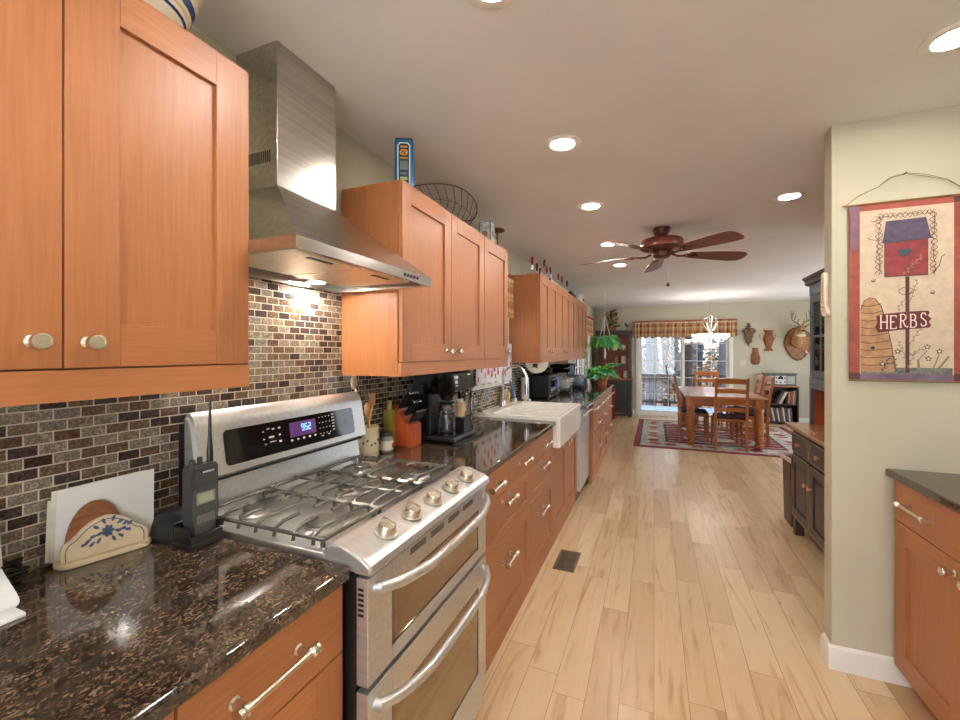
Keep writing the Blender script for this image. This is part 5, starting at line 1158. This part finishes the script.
def pottery(x, z, k, lab, mat=POT, y=10.06):
    r = thing(('teapot', 'pitcher', 'bowl', 'jar')[k], lab, ('teapot', 'pitcher', 'bowl', 'jar')[k], (x, y, z), 0, 'pottery in the far hutch')
    P_ = ([(0, 0), (.04, 0), (.07, .05), (.065, .09), (.03, .115), (.012, .12), (.014, .135), (0, .138)], [(0, 0), (.045, 0), (.06, .06), (.045, .12), (.055, .165), (.048, .163), (0, .12)], [(0, 0), (.035, 0), (.075, .07), (.07, .07), (0, .02)], [(0, 0), (.05, 0), (.055, .1), (.05, .13), (.055, .14), (0, .15)])[k]
    b = MB(); b.lathe(P_, (x, y, z), seg=20); b.build('body', mat, r)
    if k in (0, 1):
        b = MB(); b.tube([(x+.06, y, z+.03), (x+.10, y, z+.05), (x+.10, y, z+.10), (x+.055, y, z+.11)], .007, 6); b.build('handle', mat, r)
    if k == 0:
        b = MB(); b.tube([(x-.06, y, z+.04), (x-.09, y, z+.06), (x-.105, y, z+.10)], [.014, .010, .008], 8); b.build('spout', mat, r)
pottery(-.64, 1.46, 0, 'cream teapot on the top shelf of the far hutch'); pottery(-.82, 1.46, 3, 'tan jar on the top shelf of the far hutch, left side'); pottery(-.63, 1.16, 1, 'cream pitcher on the middle shelf of the far hutch'); pottery(-.80, 1.16, 1, 'brown pitcher left on the middle shelf of the far hutch', WICKER)
pottery(-.58, .83, 1, 'pale jug with yellow top on the waist of the far hutch'); pottery(-.76, .83, 2, 'brown bowl on the waist of the far hutch', TERRA)
# decor on top of the hutch
r = thing('twig_arrangement', 'dried twig arrangement with dark bows on top of the far hutch', 'decoration', (-.90, 10.08, 1.90))
b = MB(); b.box(-1.02, -.80, 10.0, 10.16, 1.90, 1.99, .01); b.build('wooden_box', WICKER, r)
b = MB(); random.seed(11)
for i in range(34):
    x = -.92+random.uniform(-.09, .09); b.tube([(x, 10.08, 1.98), (x+random.uniform(-.05, .05), 10.06, 2.15), (x+random.uniform(-.12, .14), 10.05+random.uniform(-.05, .05), random.uniform(2.2, 2.40))], [.004, .003, .002], 5)
for i in range(160):
    a = random.random()*6.28; b.leaf((-.90+random.uniform(-.12, .13), 10.06+random.uniform(-.05, .05), random.uniform(2.0, 2.36)), (math.cos(a), -.3, math.sin(a)), .075, .035, 0, .2)
b.build('twigs', pm('twig_olive', (150, 136, 92), .9, 0, .2), r)
b = MB()
for (x, z, a) in ((-.86, 2.34, .4), (-.78, 2.26, 1.2), (-.96, 2.16, 2.2), (-.80, 2.08, .2), (-.76, 2.0, .1), (-.90, 2.22, 1.7)):
    for s_ in (0, PI): b.leaf((x, 10.0, z), (math.cos(a+s_), -.1, math.sin(a+s_)), .075, .05, 0, 0); 
    b.ball((x, 10.0, z), .014, 8)
b.build('dark_bows', pm('bow_dark', (52, 30, 24), .8), r, recalc=False)
b = MB(); b.lathe([(0, 0), (.04, 0), (.01, .012), (.008, .07), (.02, .08), (.05, .12), (.052, .17), (.048, .17), (.04, .12), (0, .09)], (-.56, 10.08, 1.901), seg=20); tag(b.build('glass_goblet', glassmat('goblet', (210, 216, 214), .15)), 'clear stemmed glass candle cup on top of the far hutch', 'glass')

# ------------------------------------------------------------------ dining set
r = thing('area_rug', 'patterned red and grey area rug under the dining table', 'rug', (.95, 8.2, 0))
RG = [pm('rug_red', (132, 40, 44), .95, 0, .15, (30, 30, 30)), pm('rug_sage', (168, 164, 146), .95, 0, .22, (16, 16, 16)), pm('rug_dark', (64, 60, 72), .95, 0, .2, (30, 30, 30)), pm('rug_cream', (206, 190, 160), .95, 0, .15, (20, 20, 20)), pm('rug_rose', (164, 84, 74), .95, 0, .2, (20, 20, 20))]
b = MB(); rx0, rx1, ry0, ry1 = -.29, 2.25, 6.82, 9.58
b.box(rx0, rx1, ry0, ry1, .0, .008, 0, 0)
def rq(x0, x1, y0, y1, z, m): b.poly([(x0, y0, z), (x1, y0, z), (x1, y1, z), (x0, y1, z)], m)
d = .07; rq(rx0+d, rx1-d, ry0+d, ry1-d, .0084, 2); d = .095; rq(rx0+d, rx1-d, ry0+d, ry1-d, .0087, 1); d = .46; rq(rx0+d, rx1-d, ry0+d, ry1-d, .0090, 2); d = .49; rq(rx0+d, rx1-d, ry0+d, ry1-d, .0093, 0)
for i in range(9):                      # toothed stripes into the red field
    y = ry0+.56+i*.20
    for s_, xe in ((1, rx0+.5), (-1, rx1-.5)): b.poly([(xe, y, .0096), (xe+s_*.36, y+.025, .0096), (xe, y+.05, .0096)], 1)
for k, (cx, cy) in enumerate(((.98, 7.75), (.98, 8.65))):
    for rr_, m_ in ((.42, 1), (.34, 2), (.28, 4), (.16, 3)): b.poly([(cx+rr_*math.cos(a)*1.3, cy+rr_*math.sin(a), .0096+.0003*(5-rr_*10)) for a in [PI/4*i for i in range(8)]], m_)
for side in range(4):
    n = 11
    for i in range(n):
        t = (i+.5)/n
        if side < 2: cx = rx0+.25+(rx1-rx0-.5)*t; cy = ry0+.28 if side == 0 else ry1-.28
        else: cy = ry0+.25+(ry1-ry0-.5)*t; cx = rx0+.28 if side == 2 else rx1-.28
        q = .075+.02*(i % 2); b.poly([(cx+q*math.cos(a), cy+q*math.sin(a), .0092) for a in [PI/3*j for j in range(6)]], (4, 0, 3)[i % 3])
b.build('pile', RG, r, recalc=False)
tx0_, tx1_, ty0_, ty1_ = .43, 1.49, 7.12, 9.05
r = thing('dining_table', 'honey oak dining table with turned legs', 'table', (.96, 8.1, .009))
b = MB(); b.box(tx0_, tx1_, ty0_, ty1_, .735, .762, .005); b.build('tabletop', OAKY, r)
b = MB(); i_ = .07
b.box(tx0_+i_, tx1_-i_, ty0_+i_, ty0_+i_+.022, .635, .735); b.box(tx0_+i_, tx1_-i_, ty1_-i_-.022, ty1_-i_, .635, .735); b.box(tx0_+i_, tx0_+i_+.022, ty0_+i_, ty1_-i_, .635, .735); b.box(tx1_-i_-.022, tx1_-i_, ty0_+i_, ty1_-i_, .635, .735); b.build('apron', OAKX, r)
for x in (tx0_+.085, tx1_-.085):
    for y in (ty0_+.085, ty1_-.085):
        b = MB(); b.box(x-.058, x+.058, y-.058, y+.058, .60, .735, .004); b.lathe([(0, .0115), (.04, .0115), (.052, .03), (.058, .07), (.044, .10), (.06, .115), (.063, .15), (.06, .185), (.044, .20), (.058, .215), (.061, .35), (.058, .50), (.05, .535), (.062, .55), (.062, .57), (.052, .60), (0, .60)], (x, y, .0), seg=20)
        o_ = b.build('leg', OAK, r)
def dining_chair():
    r = thing('dining_chair', '', 'chair', (0, 0, .0095), 0, 'ladder-back chairs around the dining table')
    def part(b, n, m, p=None): return b.build(n, m, p or r, local=True)
    for s_ in (-1, 1):
        b = MB(); x = s_*.195
        pr = [(-.215, 0), (-.175, 0), (-.165, .22), (-.165, .45), (-.180, .62), (-.215, .85), (-.250, 1.04), (-.274, 1.035), (-.245, .84), (-.212, .62), (-.200, .45), (-.203, .22)]
        b.prism(pr, MX, x-.017, x+.017, b=.003); part(b, 'rear_leg', OAK)
        b = MB(); b.tube([(x*.98, .20, .44), (x, .20, .25), (x*1.02, .205, 0)], [.021, .020, .014], 8); part(b, 'front_leg', OAK)
        b = MB(); b.tube([(x, -.19, .16), (x, .20, .16)], .010, 8); b.tube([(x, -.185, .27), (x, .20, .27)], .010, 8); part(b, 'side_stretcher', OAK)
    for z, h, y in ((.985, .075, -.243), (.845, .06, -.225), (.71, .06, -.205), (.575, .055, -.186)):
        b = MB(); n = 10; pts = []
        top = [(-.182+.364*i/n, h/2+.012*math.sin(PI*i/n)) for i in range(n+1)]; bot = [(-.182+.364*i/n, -h/2+.008*math.sin(PI*i/n)) for i in range(n, -1, -1)]
        b.prism(top+bot, lambda u, v, w: (u, y-.022*(1-(u/.182)**2)+w-v*.12, z+v), -.008, .008); part(b, 'slat', OAKX)
    b = MB(); b.box(-.20, .20, -.195, .215, .405, .445, .006); part(b, 'seat_frame', OAKX)
    b = MB(); b.box(-.195, .195, -.175, .21, .446, .478, .014, seg=3); part(b, 'seat_cushion', CUSH)
    b = MB(); b.tube([(-.195, .20, .22), (.195, .20, .22)], .011, 8); part(b, 'front_stretcher', OAK)
    return r
proto = dining_chair()
for i, (x, y, a, l) in enumerate([(1.02, 7.17, 0, 'honey oak ladder-back chair at the near end of the dining table, back to the kitchen'), (.57, 7.66, -90, 'oak ladder-back chair on the left side of the dining table'), (.95, 9.06, 180, 'oak ladder-back chair at the far end of the table before the glass door'), (1.37, 7.63, 90, 'oak ladder-back chair on the right side of the table, nearer one'), (1.37, 8.22, 90, 'oak ladder-back chair on the right side of the table, farther one')]):
    o = proto if i == 0 else copy_tree(proto); o.location = (x, y, .0116); o.rotation_euler.z = R(a); o['label'] = l
# chandelier
chx, chy = .95, 8.7
r = thing('chandelier', 'nickel chandelier with white glass bowl shades over the table', 'chandelier', (chx, chy, CZ))
b = MB(); b.lathe([(0, -.001), (.30, -.001), (.30, -.008), (.26, -.014), (.10, -.012), (.07, -.03), (.02, -.045), (0, -.045)], (chx, chy, CZ), seg=40); b.build('ceiling_medallion', TRIMM, r)
b = MB(); b.cyl((chx, chy, CZ-.04), (chx, chy, 2.08), .007); b.lathe([(0, 0), (.02, 0), (.03, .03), (.02, .05), (.012, .12), (.025, .16), (.02, .2), (.03, .24), (.03, .30), (.04, .33), (.02, .345), (0, .35)], (chx, chy, 1.74), seg=20); b.build('stem', SATIN, r)
b = MB()
for k in range(5):
    a = 2*PI*k/5+.3; ca, sa = math.cos(a), math.sin(a)
    b.tube([(chx+ca*.03, chy+sa*.03, 2.06), (chx+ca*.10, chy+sa*.10, 2.03), (chx+ca*.12, chy+sa*.12, 1.93), (chx+ca*.06, chy+sa*.06, 1.82), (chx+ca*.02, chy+sa*.02, 1.80)], .006, 8)
b.build('scroll_cage', SATIN, r)
SHADE = emat('shade_glow', (1, .94, .86, 1), 9.5)
for k in range(5):
    a = 2*PI*k/5+.3; ca, sa = math.cos(a), math.sin(a); ex, ey = chx+ca*.225, chy+sa*.225
    b = MB(); b.tube([(chx+ca*.025, chy+sa*.025, 1.76), (chx+ca*.10, chy+sa*.10, 1.66), (chx+ca*.18, chy+sa*.18, 1.60), (ex, ey, 1.62), (ex, ey, 1.645)], .008, 8); b.lathe([(.012, 0), (.03, .01), (.03, .02), (0, .022)], (ex, ey, 1.64), seg=14); m_ = b.build('arm', SATIN, r)
    b = MB(); b.lathe([(.028, 0), (.06, .022), (.085, .055), (.092, .085), (.088, .085), (.056, .028), (0, .006)], (ex, ey, 1.655), seg=24); b.build('glass_shade', SHADE, m_)

# ------------------------------------------------------------------ bookcase with records and radio
kx0, kx1, ky0, ky1 = 2.03, 2.60, 9.96, 10.27
DKW = wood('dark_walnut', (46, 26, 18), (74, 42, 26), .4, 2, 30)
r = thing('bookcase', 'low dark bookcase with two shelves against the far wall', 'bookcase', (2.31, 10.11, 0))
b = MB(); b.box(kx0, kx0+.022, ky0, ky1, 0, .73, .002); b.box(kx1-.022, kx1, ky0, ky1, 0, .73, .002); b.box(kx0+.022, kx1-.022, ky1-.01, ky1, .04, .73); b.build('case', DKW, r)
b = MB(); b.box(kx0-.01, kx1+.01, ky0-.01, ky1, .73, .755, .003); b.build('top', OAKX, r)
for z in (.05, .40): b = MB(); b.box(kx0+.022, kx1-.022, ky0+.005, ky1-.01, z-.02, z, .001); b.build('shelf', DKW, r)
random.seed(21)
BC = [pm('sleeve_%d' % i, c, .6) for i, c in enumerate(((200, 182, 150), (150, 60, 44), (96, 88, 84), (214, 206, 190), (120, 96, 66), (74, 70, 82), (184, 138, 92), (160, 150, 134)))]
BN = ['cream', 'brick red', 'grey', 'white', 'brown', 'slate', 'tan', 'pale grey']
x = kx0+.03
for i in range(14):
    th = random.uniform(.016, .027); h = random.uniform(.26, .285); c = (i*5+i//3) % 8
    b = MB(); b.prism([(0, 0), (th, 0), (th, h), (0, h)], lambda u, v, w: (x+u-v*.22*(1-i/18)+.055, w, .0505+v*.975), ky0+.02, ky0+.24)
    tag(b.build('record_sleeve', BC[c]), '%s record sleeve, %s from the left on the lower bookcase shelf' % (BN[c], ['first', 'second', 'third', 'fourth', 'fifth', 'sixth', 'seventh', 'eighth', 'ninth', 'tenth', 'eleventh', 'twelfth', 'thirteenth', 'fourteenth'][i]), 'record', 'record sleeves on the lower shelf')
    x += th+.0065
x = kx0+.20
for i in range(9):
    th = random.uniform(.016, .022); h = random.uniform(.24, .27); c = (i*3+2) % 8; k_ = .42 if i < 4 else .05
    if i == 4: x += .105
    b = MB(); b.prism([(0, 0), (th, 0), (th, h), (0, h)], lambda u, v, w: (x+u+v*k_, w, .4005+v*(.93 if i < 4 else 1)), ky0+.02, ky0+.24)
    tag(b.build('record_sleeve', BC[c]), '%s record sleeve %s on the upper bookcase shelf, %s from the left' % (BN[c], 'leaning' if i < 4 else 'upright', ['first', 'second', 'third', 'fourth', 'fifth', 'sixth', 'seventh', 'eighth', 'ninth'][i]), 'record', 'record sleeves on the upper shelf')
    x += th+.006
r = thing('red_ornament', 'round red ornament on the upper bookcase shelf', 'ornament', (2.12, 10.05, .40))
b = MB(); b.lathe([(0, 0), (.04, 0), (.045, .01), (0, .014)], (2.12, 10.05, .401), seg=16); b.build('stand', DKW, r)
b = MB(); b.lathe([(0, -.02), (.045, -.018), (.062, 0), (.045, .018), (0, .02)], (2.12, 10.05, .478), (0, 1, 0), 24); b.build('disc', pm('red_lacquer', (150, 34, 48), .3), r)
r = thing('tabletop_radio', 'grey vintage tabletop radio on the bookcase', 'radio', (2.31, 10.10, .755))
RB = pm('radio_case', (84, 88, 84), .45, 0, .1)
b = MB(); b.box(2.05, 2.57, 10.0, 10.22, .756, .99, .006); b.box(2.03, 2.59, 9.985, 10.235, .975, .995, .003); b.build('case', RB, r)
for a, c in ((2.075, 2.20), (2.42, 2.545)): b = MB(); b.box(a, c, 9.994, 10.001, .79, .945, .002); b.build('speaker_cloth', pm('speaker_pale', (168, 170, 160), .9, 0, .2, (200, 200, 200)), r)
b = MB(); b.box(2.215, 2.405, 9.992, 10.001, .785, .95, .002); fp = b.build('face_plate', pm('radio_face', (206, 208, 200), .4), r)
b = MB(); b.prism(arc(2.31, .905, .042, 0, 180, 12)+[(2.268, .885), (2.352, .885)], MY, 9.9905, 9.9925); b.build('tuning_dial', BLACK, fp)
for x, z in ((2.24, .83), (2.31, .82), (2.38, .83), (2.24, .91), (2.38, .91)): b = MB(); b.lathe([(.015, 0), (.013, .012), (0, .012)], (x, 9.992, z), (0, -1, 0), 14); b.build('knob', BLACK, fp)

# ------------------------------------------------------------------ far wall hangings
r = thing('wall_sconce', 'dark ornate wall pocket, leftmost of the far wall hangings', 'wall hanging', (1.82, 10.25, 1.57))
b = MB(); b.prism([(-.095, .0), (.095, .0), (.07, -.10), (.03, -.26), (-.03, -.26), (-.07, -.10)], lambda u, v, w: (1.82+u, 10.295-w*(1+v*1.5), 1.86+v), 0, .09, b=.004); b.build('pocket', pm('pocket_bronze', (104, 78, 44), .5, .2, .3, (50, 50, 50)), r)
b = MB()
for s_ in (-1, 1): b.tube([(1.82, 10.27, 1.88), (1.82+s_*.06, 10.26, 1.91), (1.82+s_*.11, 10.26, 1.88), (1.82+s_*.115, 10.26, 1.84), (1.82+s_*.095, 10.26, 1.83)], .010, 6); b.tube([(1.82, 10.27, 1.60), (1.82+s_*.045, 10.26, 1.63), (1.82+s_*.05, 10.26, 1.66)], .009, 6)
b.tube([(1.82, 10.27, 1.86), (1.82, 10.265, 1.99)], [.016, .008], 8); b.ball((1.82, 10.265, 2.0), .022, 10); b.ball((1.82, 10.265, 1.95), .03, 10, sc=(1.3, .5, .8)); b.tube([(1.82, 10.27, 1.61), (1.82, 10.27, 1.54)], [.02, .006], 8); b.build('scrollwork', BRONZE, r)
def wallvase(x, z0, prof, lab, handles, bands):
    r = thing('wall_vase', lab, 'wall vase', (x, 10.25, z0), 0, 'vases hung on the far wall')
    b = MB(); b.lathe(prof, (x, 10.296, z0), seg=24, sy=.55, a0=PI, a1=2*PI); b.build('body', pm('vase_brown', (136, 78, 44), .55, 0, .25, (30, 30, 12)), r)
    if handles:
        b = MB()
        for s_ in (-1, 1): b.tube([(x+s_*.07, 10.27, z0+.40), (x+s_*.125, 10.27, z0+.39), (x+s_*.135, 10.27, z0+.32), (x+s_*.11, 10.27, z0+.25)], .012, 8)
        b.build('handles', pm('vase_cream', (210, 186, 140), .5, 0, .1), r)
    for (ra, za, zb) in bands: b = MB(); b.lathe([(ra, za), (ra, zb)], (x, 10.296, z0), seg=24, sy=.55, a0=PI, a1=2*PI); b.build('cream_band', pm('vase_cream', (1, 1, 1)), r)
wallvase(2.17, 1.42, [(0, 0), (.085, 0), (.075, .05), (.045, .09), (.08, .20), (.095, .28), (.07, .36), (.055, .40), (.10, .45), (.10, .47), (0, .47)], 'brown two-handled vase on the far wall, right of the ornate pocket', True, [(.087, .0, .022), (.101, .447, .468)])
wallvase(1.94, 1.16, [(0, 0), (.06, 0), (.085, .06), (.088, .13), (.06, .24), (.045, .30), (.06, .345), (0, .345)], 'small plain brown vase, lowest of the far wall hangings', False, [])
# mounted deer head
r = thing('deer_mount', 'mounted deer head with antlers on a wooden plaque', 'deer mount', (2.63, 10.2, 1.3))
b = MB(); pl = []
for i in range(48):
    a = 2*PI*i/48; u = math.sin(a); v = math.cos(a); w_ = .215*(1-.25*max(0, -v)); q = 1+.028*math.sin(i*2.1); pl.append((2.66+w_*u*q, 1.60+(.30*v if v > 0 else .33*v)*q))
b.prism(pl, lambda u, v, w: (u, w, v), 10.26, 10.297, b=.006); b.build('plaque', pm('plaque_wood', (146, 98, 56), .5, 0, .25, (12, 40, 12)), r)
b = MB(); ol = [(2.66+(u-2.66)*1.02, 1.60+(v-1.60)*1.02) for u, v in pl]; b.tube([(u, 10.268, v) for u, v in ol], .013, 6, closed=True); b.build('bark_edge', pm('bark_edge', (98, 62, 34), .8, 0, .3, (30, 30, 30)), r)
def skin(name, verts, edges, mat, parent, sub=2):
    me = bpy.data.meshes.new(name); off = parent.location
    me.from_pydata([Vector(v[:3])-off for v in verts], edges, []); o = bpy.data.objects.new(name, me); COL.objects.link(o); o.parent = parent
    sk = o.modifiers.new('skin', 'SKIN'); sk.use_smooth_shade = True; ss = o.modifiers.new('sub', 'SUBSURF'); ss.levels = sub; ss.render_levels = sub
    for i, v in enumerate(verts): me.skin_vertices[0].data[i].radius = (v[3], v[4] if len(v) > 4 else v[3])
    me.skin_vertices[0].data[0].use_root = True; bpy.context.view_layer.update(); solid(o); o.data.materials.clear(); o.data.materials.append(mat); return o
hdx = 2.62
skin('head', [(2.66, 10.25, 1.56, .15, .17), (2.655, 10.16, 1.66, .125, .14), (2.645, 10.06, 1.78, .09, .10), (2.635, 9.99, 1.87, .072, .078), (2.63, 9.91, 1.88, .066, .07), (2.62, 9.83, 1.845, .045, .045), (2.615, 9.77, 1.82, .036, .034), (2.612, 9.745, 1.812, .026, .022)], [(i, i+1) for i in range(7)], FUR, r)
b = MB(); b.ball((2.612, 9.735, 1.822), .022, 12, sc=(1.1, .7, .8)); b.build('nose', BLACK, r)
b = MB()
for s_ in (-1, 1): b.ball((2.63+s_*.062, 9.90, 1.905), .014, 12)
b.build('eyes', BLACKG, r)
for s_ in (-1, 1):
    b = MB(); b.leaf((2.635+s_*.055, 10.0, 1.925), (s_*1, .1, .28), .16, .07, 0, .0); o_ = b.build('ear', FUR, r, recalc=False); mo = o_.modifiers.new('s', 'SOLIDIFY'); mo.thickness = .012
b = MB(); b.ball((2.64, 9.985, 1.745), .085, 14, sc=(.95, .45, .35)); b.ball((2.617, 9.79, 1.795), .030, 12, sc=(1.05, .8, .6)); b.build('white_throat', FURW, r)
for s_ in (-1, 1):
    b = MB(); P_ = lambda dx, dy, z: (2.635+s_*dx*.86, 9.98+dy, 1.94+(z-1.94)*.82)
    b.tube([P_(.03, 0, 1.94), P_(.06, .03, 1.99), P_(.13, .02, 2.03), P_(.19, -.05, 2.10), P_(.20, -.12, 2.20), P_(.17, -.17, 2.27)], [.016, .014, .013, .012, .009, .003], 8)
    for p, q, e in (((.06, .03, 1.99), (.055, -.03, 2.05), (.04, -.04, 2.10)), ((.12, .02, 2.03), (.10, -.01, 2.15), (.085, -.02, 2.27)), ((.17, -.03, 2.075), (.15, -.03, 2.20), (.13, -.04, 2.32)), ((.195, -.08, 2.14), (.205, -.06, 2.24), (.20, -.06, 2.31))): b.tube([P_(*p), P_(*q), P_(*e)], [.010, .008, .002], 7)
    b.build('antler', ANTLER, r)
# switch and socket
b = MB(); b.box(1.655, 1.77, YF-.006, YF, 1.13, 1.25, .002)
r = thing('switch_plate', 'ivory switch plate on the far wall right of the glass door', 'switch', (1.71, YF-.003, 1.13)); b.build('plate', pm('ivory_plate', (214, 206, 180), .4), r)
for x in (1.685, 1.74): b = MB(); b.box(x-.006, x+.006, YF-.016, YF-.005, 1.18, 1.20, .002); b.build('toggle', TRIMM, r)

# ------------------------------------------------------------------ painted hutch on the right
gx, gx2, gy0, gy1 = .993, 1.58, 2.72, 4.03
r = thing('painted_hutch', 'tall grey painted hutch with glass doors behind the divider wall', 'hutch', (1.28, 3.27, 0))
b = MB(); b.box(gx+.02, gx2, gy0, gy1, .13, .835, .003); b.build('base_case', DARKHUTCH, r)
for y in (gy0, gy1-.06):
    for x in (gx+.02, gx2-.06): b = MB(); b.box(x, x+.06, y, y+.06, 0, .13, .003); b.build('foot', DARKHUTCH, r)
b = MB(); b.box(gx-.03, gx2, gy0-.03, gy1+.03, .836, .864, .006); b.build('counter', OAKY, r)
def frame_x(b, X, y0, y1, z0, z1, f, raise_=True):
    b.box(X, X+.02, y0, y0+f, z0, z1, .002, 0); b.box(X, X+.02, y1-f, y1, z0, z1, .002, 0); b.box(X, X+.02, y0+f, y1-f, z0, z0+f, .002, 0); b.box(X, X+.02, y0+f, y1-f, z1-f, z1, .002, 0)
    if raise_: b.box(X+.012, X+.02, y0+f, y1-f, z0+f, z1-f, 0, 0); b.box(X+.004, X+.016, y0+f+.025, y1-f-.025, z0+f+.025, z1-f-.025, .008, 0)
def edge_x(b, X, y0, y1, z0, z1, m, t=.004):
    for a in ((y0, y0+t, z0, z1), (y1-t, y1, z0, z1), (y0, y1, z0, z0+t), (y0, y1, z1-t, z1)): b.box(X-.0012, X+.002, *a, 0, m)
for i in range(3):
    y1 = gy1-.05-i*.41; y0 = y1-.38
    b = MB(); b.box(gx, gx+.02, y0, y1, .66, .80, .003, 0); edge_x(b, gx, y0, y1, .66, .80, 1); d = b.build('drawer', [DARKHUTCH, WORN], r)
    b = MB(); b.lathe([(.007, 0), (.007, .01), (.016, .018), (.014, .028), (0, .031)], (gx, (y0+y1)/2, .73), (-1, 0, 0), 16); b.build('knob', pm('copper_knob', (206, 150, 120), .3, .4), d)
    b = MB(); frame_x(b, gx, y0, y1, .17, .635, .06); edge_x(b, gx, y0, y1, .17, .635, 1); d = b.build('door', [DARKHUTCH, WORN], r)
    ky_ = y0+.03 if i % 2 == 0 else y1-.03
    b = MB(); b.lathe([(.007, 0), (.007, .01), (.015, .017), (.013, .026), (0, .028)], (gx, ky_, .48), (-1, 0, 0), 16); b.build('knob', MATS['copper_knob'], d)
    yh = y1-.004 if i % 2 == 0 else y0+.004
    b = MB(); b.box(gx-.004, gx+.002, yh-.012, yh+.012, .22, .30, .001); b.box(gx-.004, gx+.002, yh-.012, yh+.012, .52, .60, .001); b.build('hinges', BLACK, d)
vx = 1.112
b = MB(); b.box(vx+.02, gx2, gy0+.02, gy0+.045, .864, 1.93); b.box(vx+.02, gx2, gy1-.045, gy1-.02, .864, 1.93); b.box(vx+.02, gx2, gy0+.02, gy1-.02, 1.90, 1.93); b.box(vx, vx+.02, gy0+.02, gy1-.02, 1.85, 1.93, .002); b.box(vx, vx+.02, gy0+.02, gy1-.02, 1.14, 1.225, .002); b.box(vx+.02, gx2, gy0+.045, gy1-.045, 1.205, 1.225); b.box(vx, vx+.02, gy1-.05, gy1-.02, .864, 1.14, .002); b.box(vx, vx+.02, gy0+.02, gy0+.085, .864, 1.14, .002); b.build('upper_case', BLUEHUTCH, r)
b = MB(); b.prism([(0, 0), (-.02, .01), (-.02, .035), (-.036, .05), (-.036, .065), (gx2-vx, .065), (gx2-vx, 0)], lambda u, v, w: (vx+u, w, 1.93+v), gy0-.03, gy1+.012); b.build('crown', DARKHUTCH, r)
b = MB(); b.box(gx2-.012, gx2, gy0+.045, gy1-.045, .864, 1.90); b.box(vx+.022, gx2-.012, gy1-.052, gy1-.045, .865, 1.204); b.build('back_board', REDWOOD, r)
b = MB(); b.box(vx+.03, gx2-.012, gy0+.045, gy1-.045, 1.545, 1.56); b.build('shelf', BLUEHUTCH, r)
for i in range(3):
    y1 = gy1-.03-i*.415; y0 = y1-.405
    b = MB(); muntin_sash(b, lambda u, d, z: (vx+.012+d, u, z), y0, y1, 1.23, 1.845, 0, .022, 2, 2, .018, .05); d = b.build('glass_door', BLUEHUTCH, r)
    b = MB(); b.box(vx+.011, vx+.013, y0+.04, y1-.04, 1.27, 1.805); b.build('pane', GLASS, d)
    b = MB(); b.lathe([(.007, 0), (.007, .01), (.016, .018), (.014, .028), (0, .031)], (vx, y1-.025 if i % 2 == 0 else y0+.025, 1.42), (-1, 0, 0), 16); b.build('knob', MATS['copper_knob'], d)
for i, (y, z) in enumerate(((3.90, 1.225), (3.74, 1.225), (3.88, 1.56), (3.70, 1.56))):
    b = MB(); b.lathe([(0, 0), (.045, 0), (.05, .02), (.05, .12), (.04, .14), (.042, .155), (0, .16)], (1.30, y, z+.0005), seg=20)
    tag(b.build('white_jar', pm('jar_white', (222, 222, 216), .25)), 'white jar on the %s hutch shelf, %s the divider wall' % (('lower', 'lower', 'upper', 'upper')[i], ('farther from', 'nearer to', 'farther from', 'nearer to')[i]), 'jar', 'white jars in the painted hutch')
# bin beside the hutch
r = thing('waste_bin', 'dark brown waste bin with a pale liner beside the painted hutch', 'bin', (1.16, 4.26, 0))
b = MB(); b.prism(rrect(-.145, .145, -.125, .125, .02), lambda u, v, w: (1.165+u*(.92+.13*w), 4.26+v*(.92+.13*w), w), 0, .53); b.build('body', pm('bin_brown', (72, 48, 40), .45, 0, .1), r)
b = MB(); b.tube([(1.165+u*1.0, 4.26+v*1.0, .535+.008*math.sin(i*2.2)) for i, (u, v) in enumerate(rrect(-.147, .147, -.127, .127, .02))], .016, 6, closed=True); b.build('liner_rim', pm('liner_pale', (214, 190, 190), .5, 0, .1), r)
# small plaster ornament on the divider wall end
r = thing('wall_stocking', 'small white floral ornament shaped like a boot on the divider wall end', 'wall ornament', (.732, 2.425, 1.59))
bt = [(-.018, .20), (.020, .20), (.022, .14), (.018, .06), (.024, .045), (.045, .02), (.046, .0), (.0, .0), (-.016, .015), (-.020, .06), (-.024, .12)]
b = MB(); b.prism(smoothpts(bt, 2), lambda u, v, w: (.7385-w, 2.425-u, 1.585+v), 0, .016, b=.003); b.build('boot', pm('ivory_plaster', (226, 212, 186), .6, 0, .06), r)
b = MB()
for i in range(9): b.ball((.7225, 2.425-.012+.012*(i % 3), 1.61+.019*i), .0055, 8)
b.build('flowers', pm('pale_rose', (208, 176, 150), .6), r)
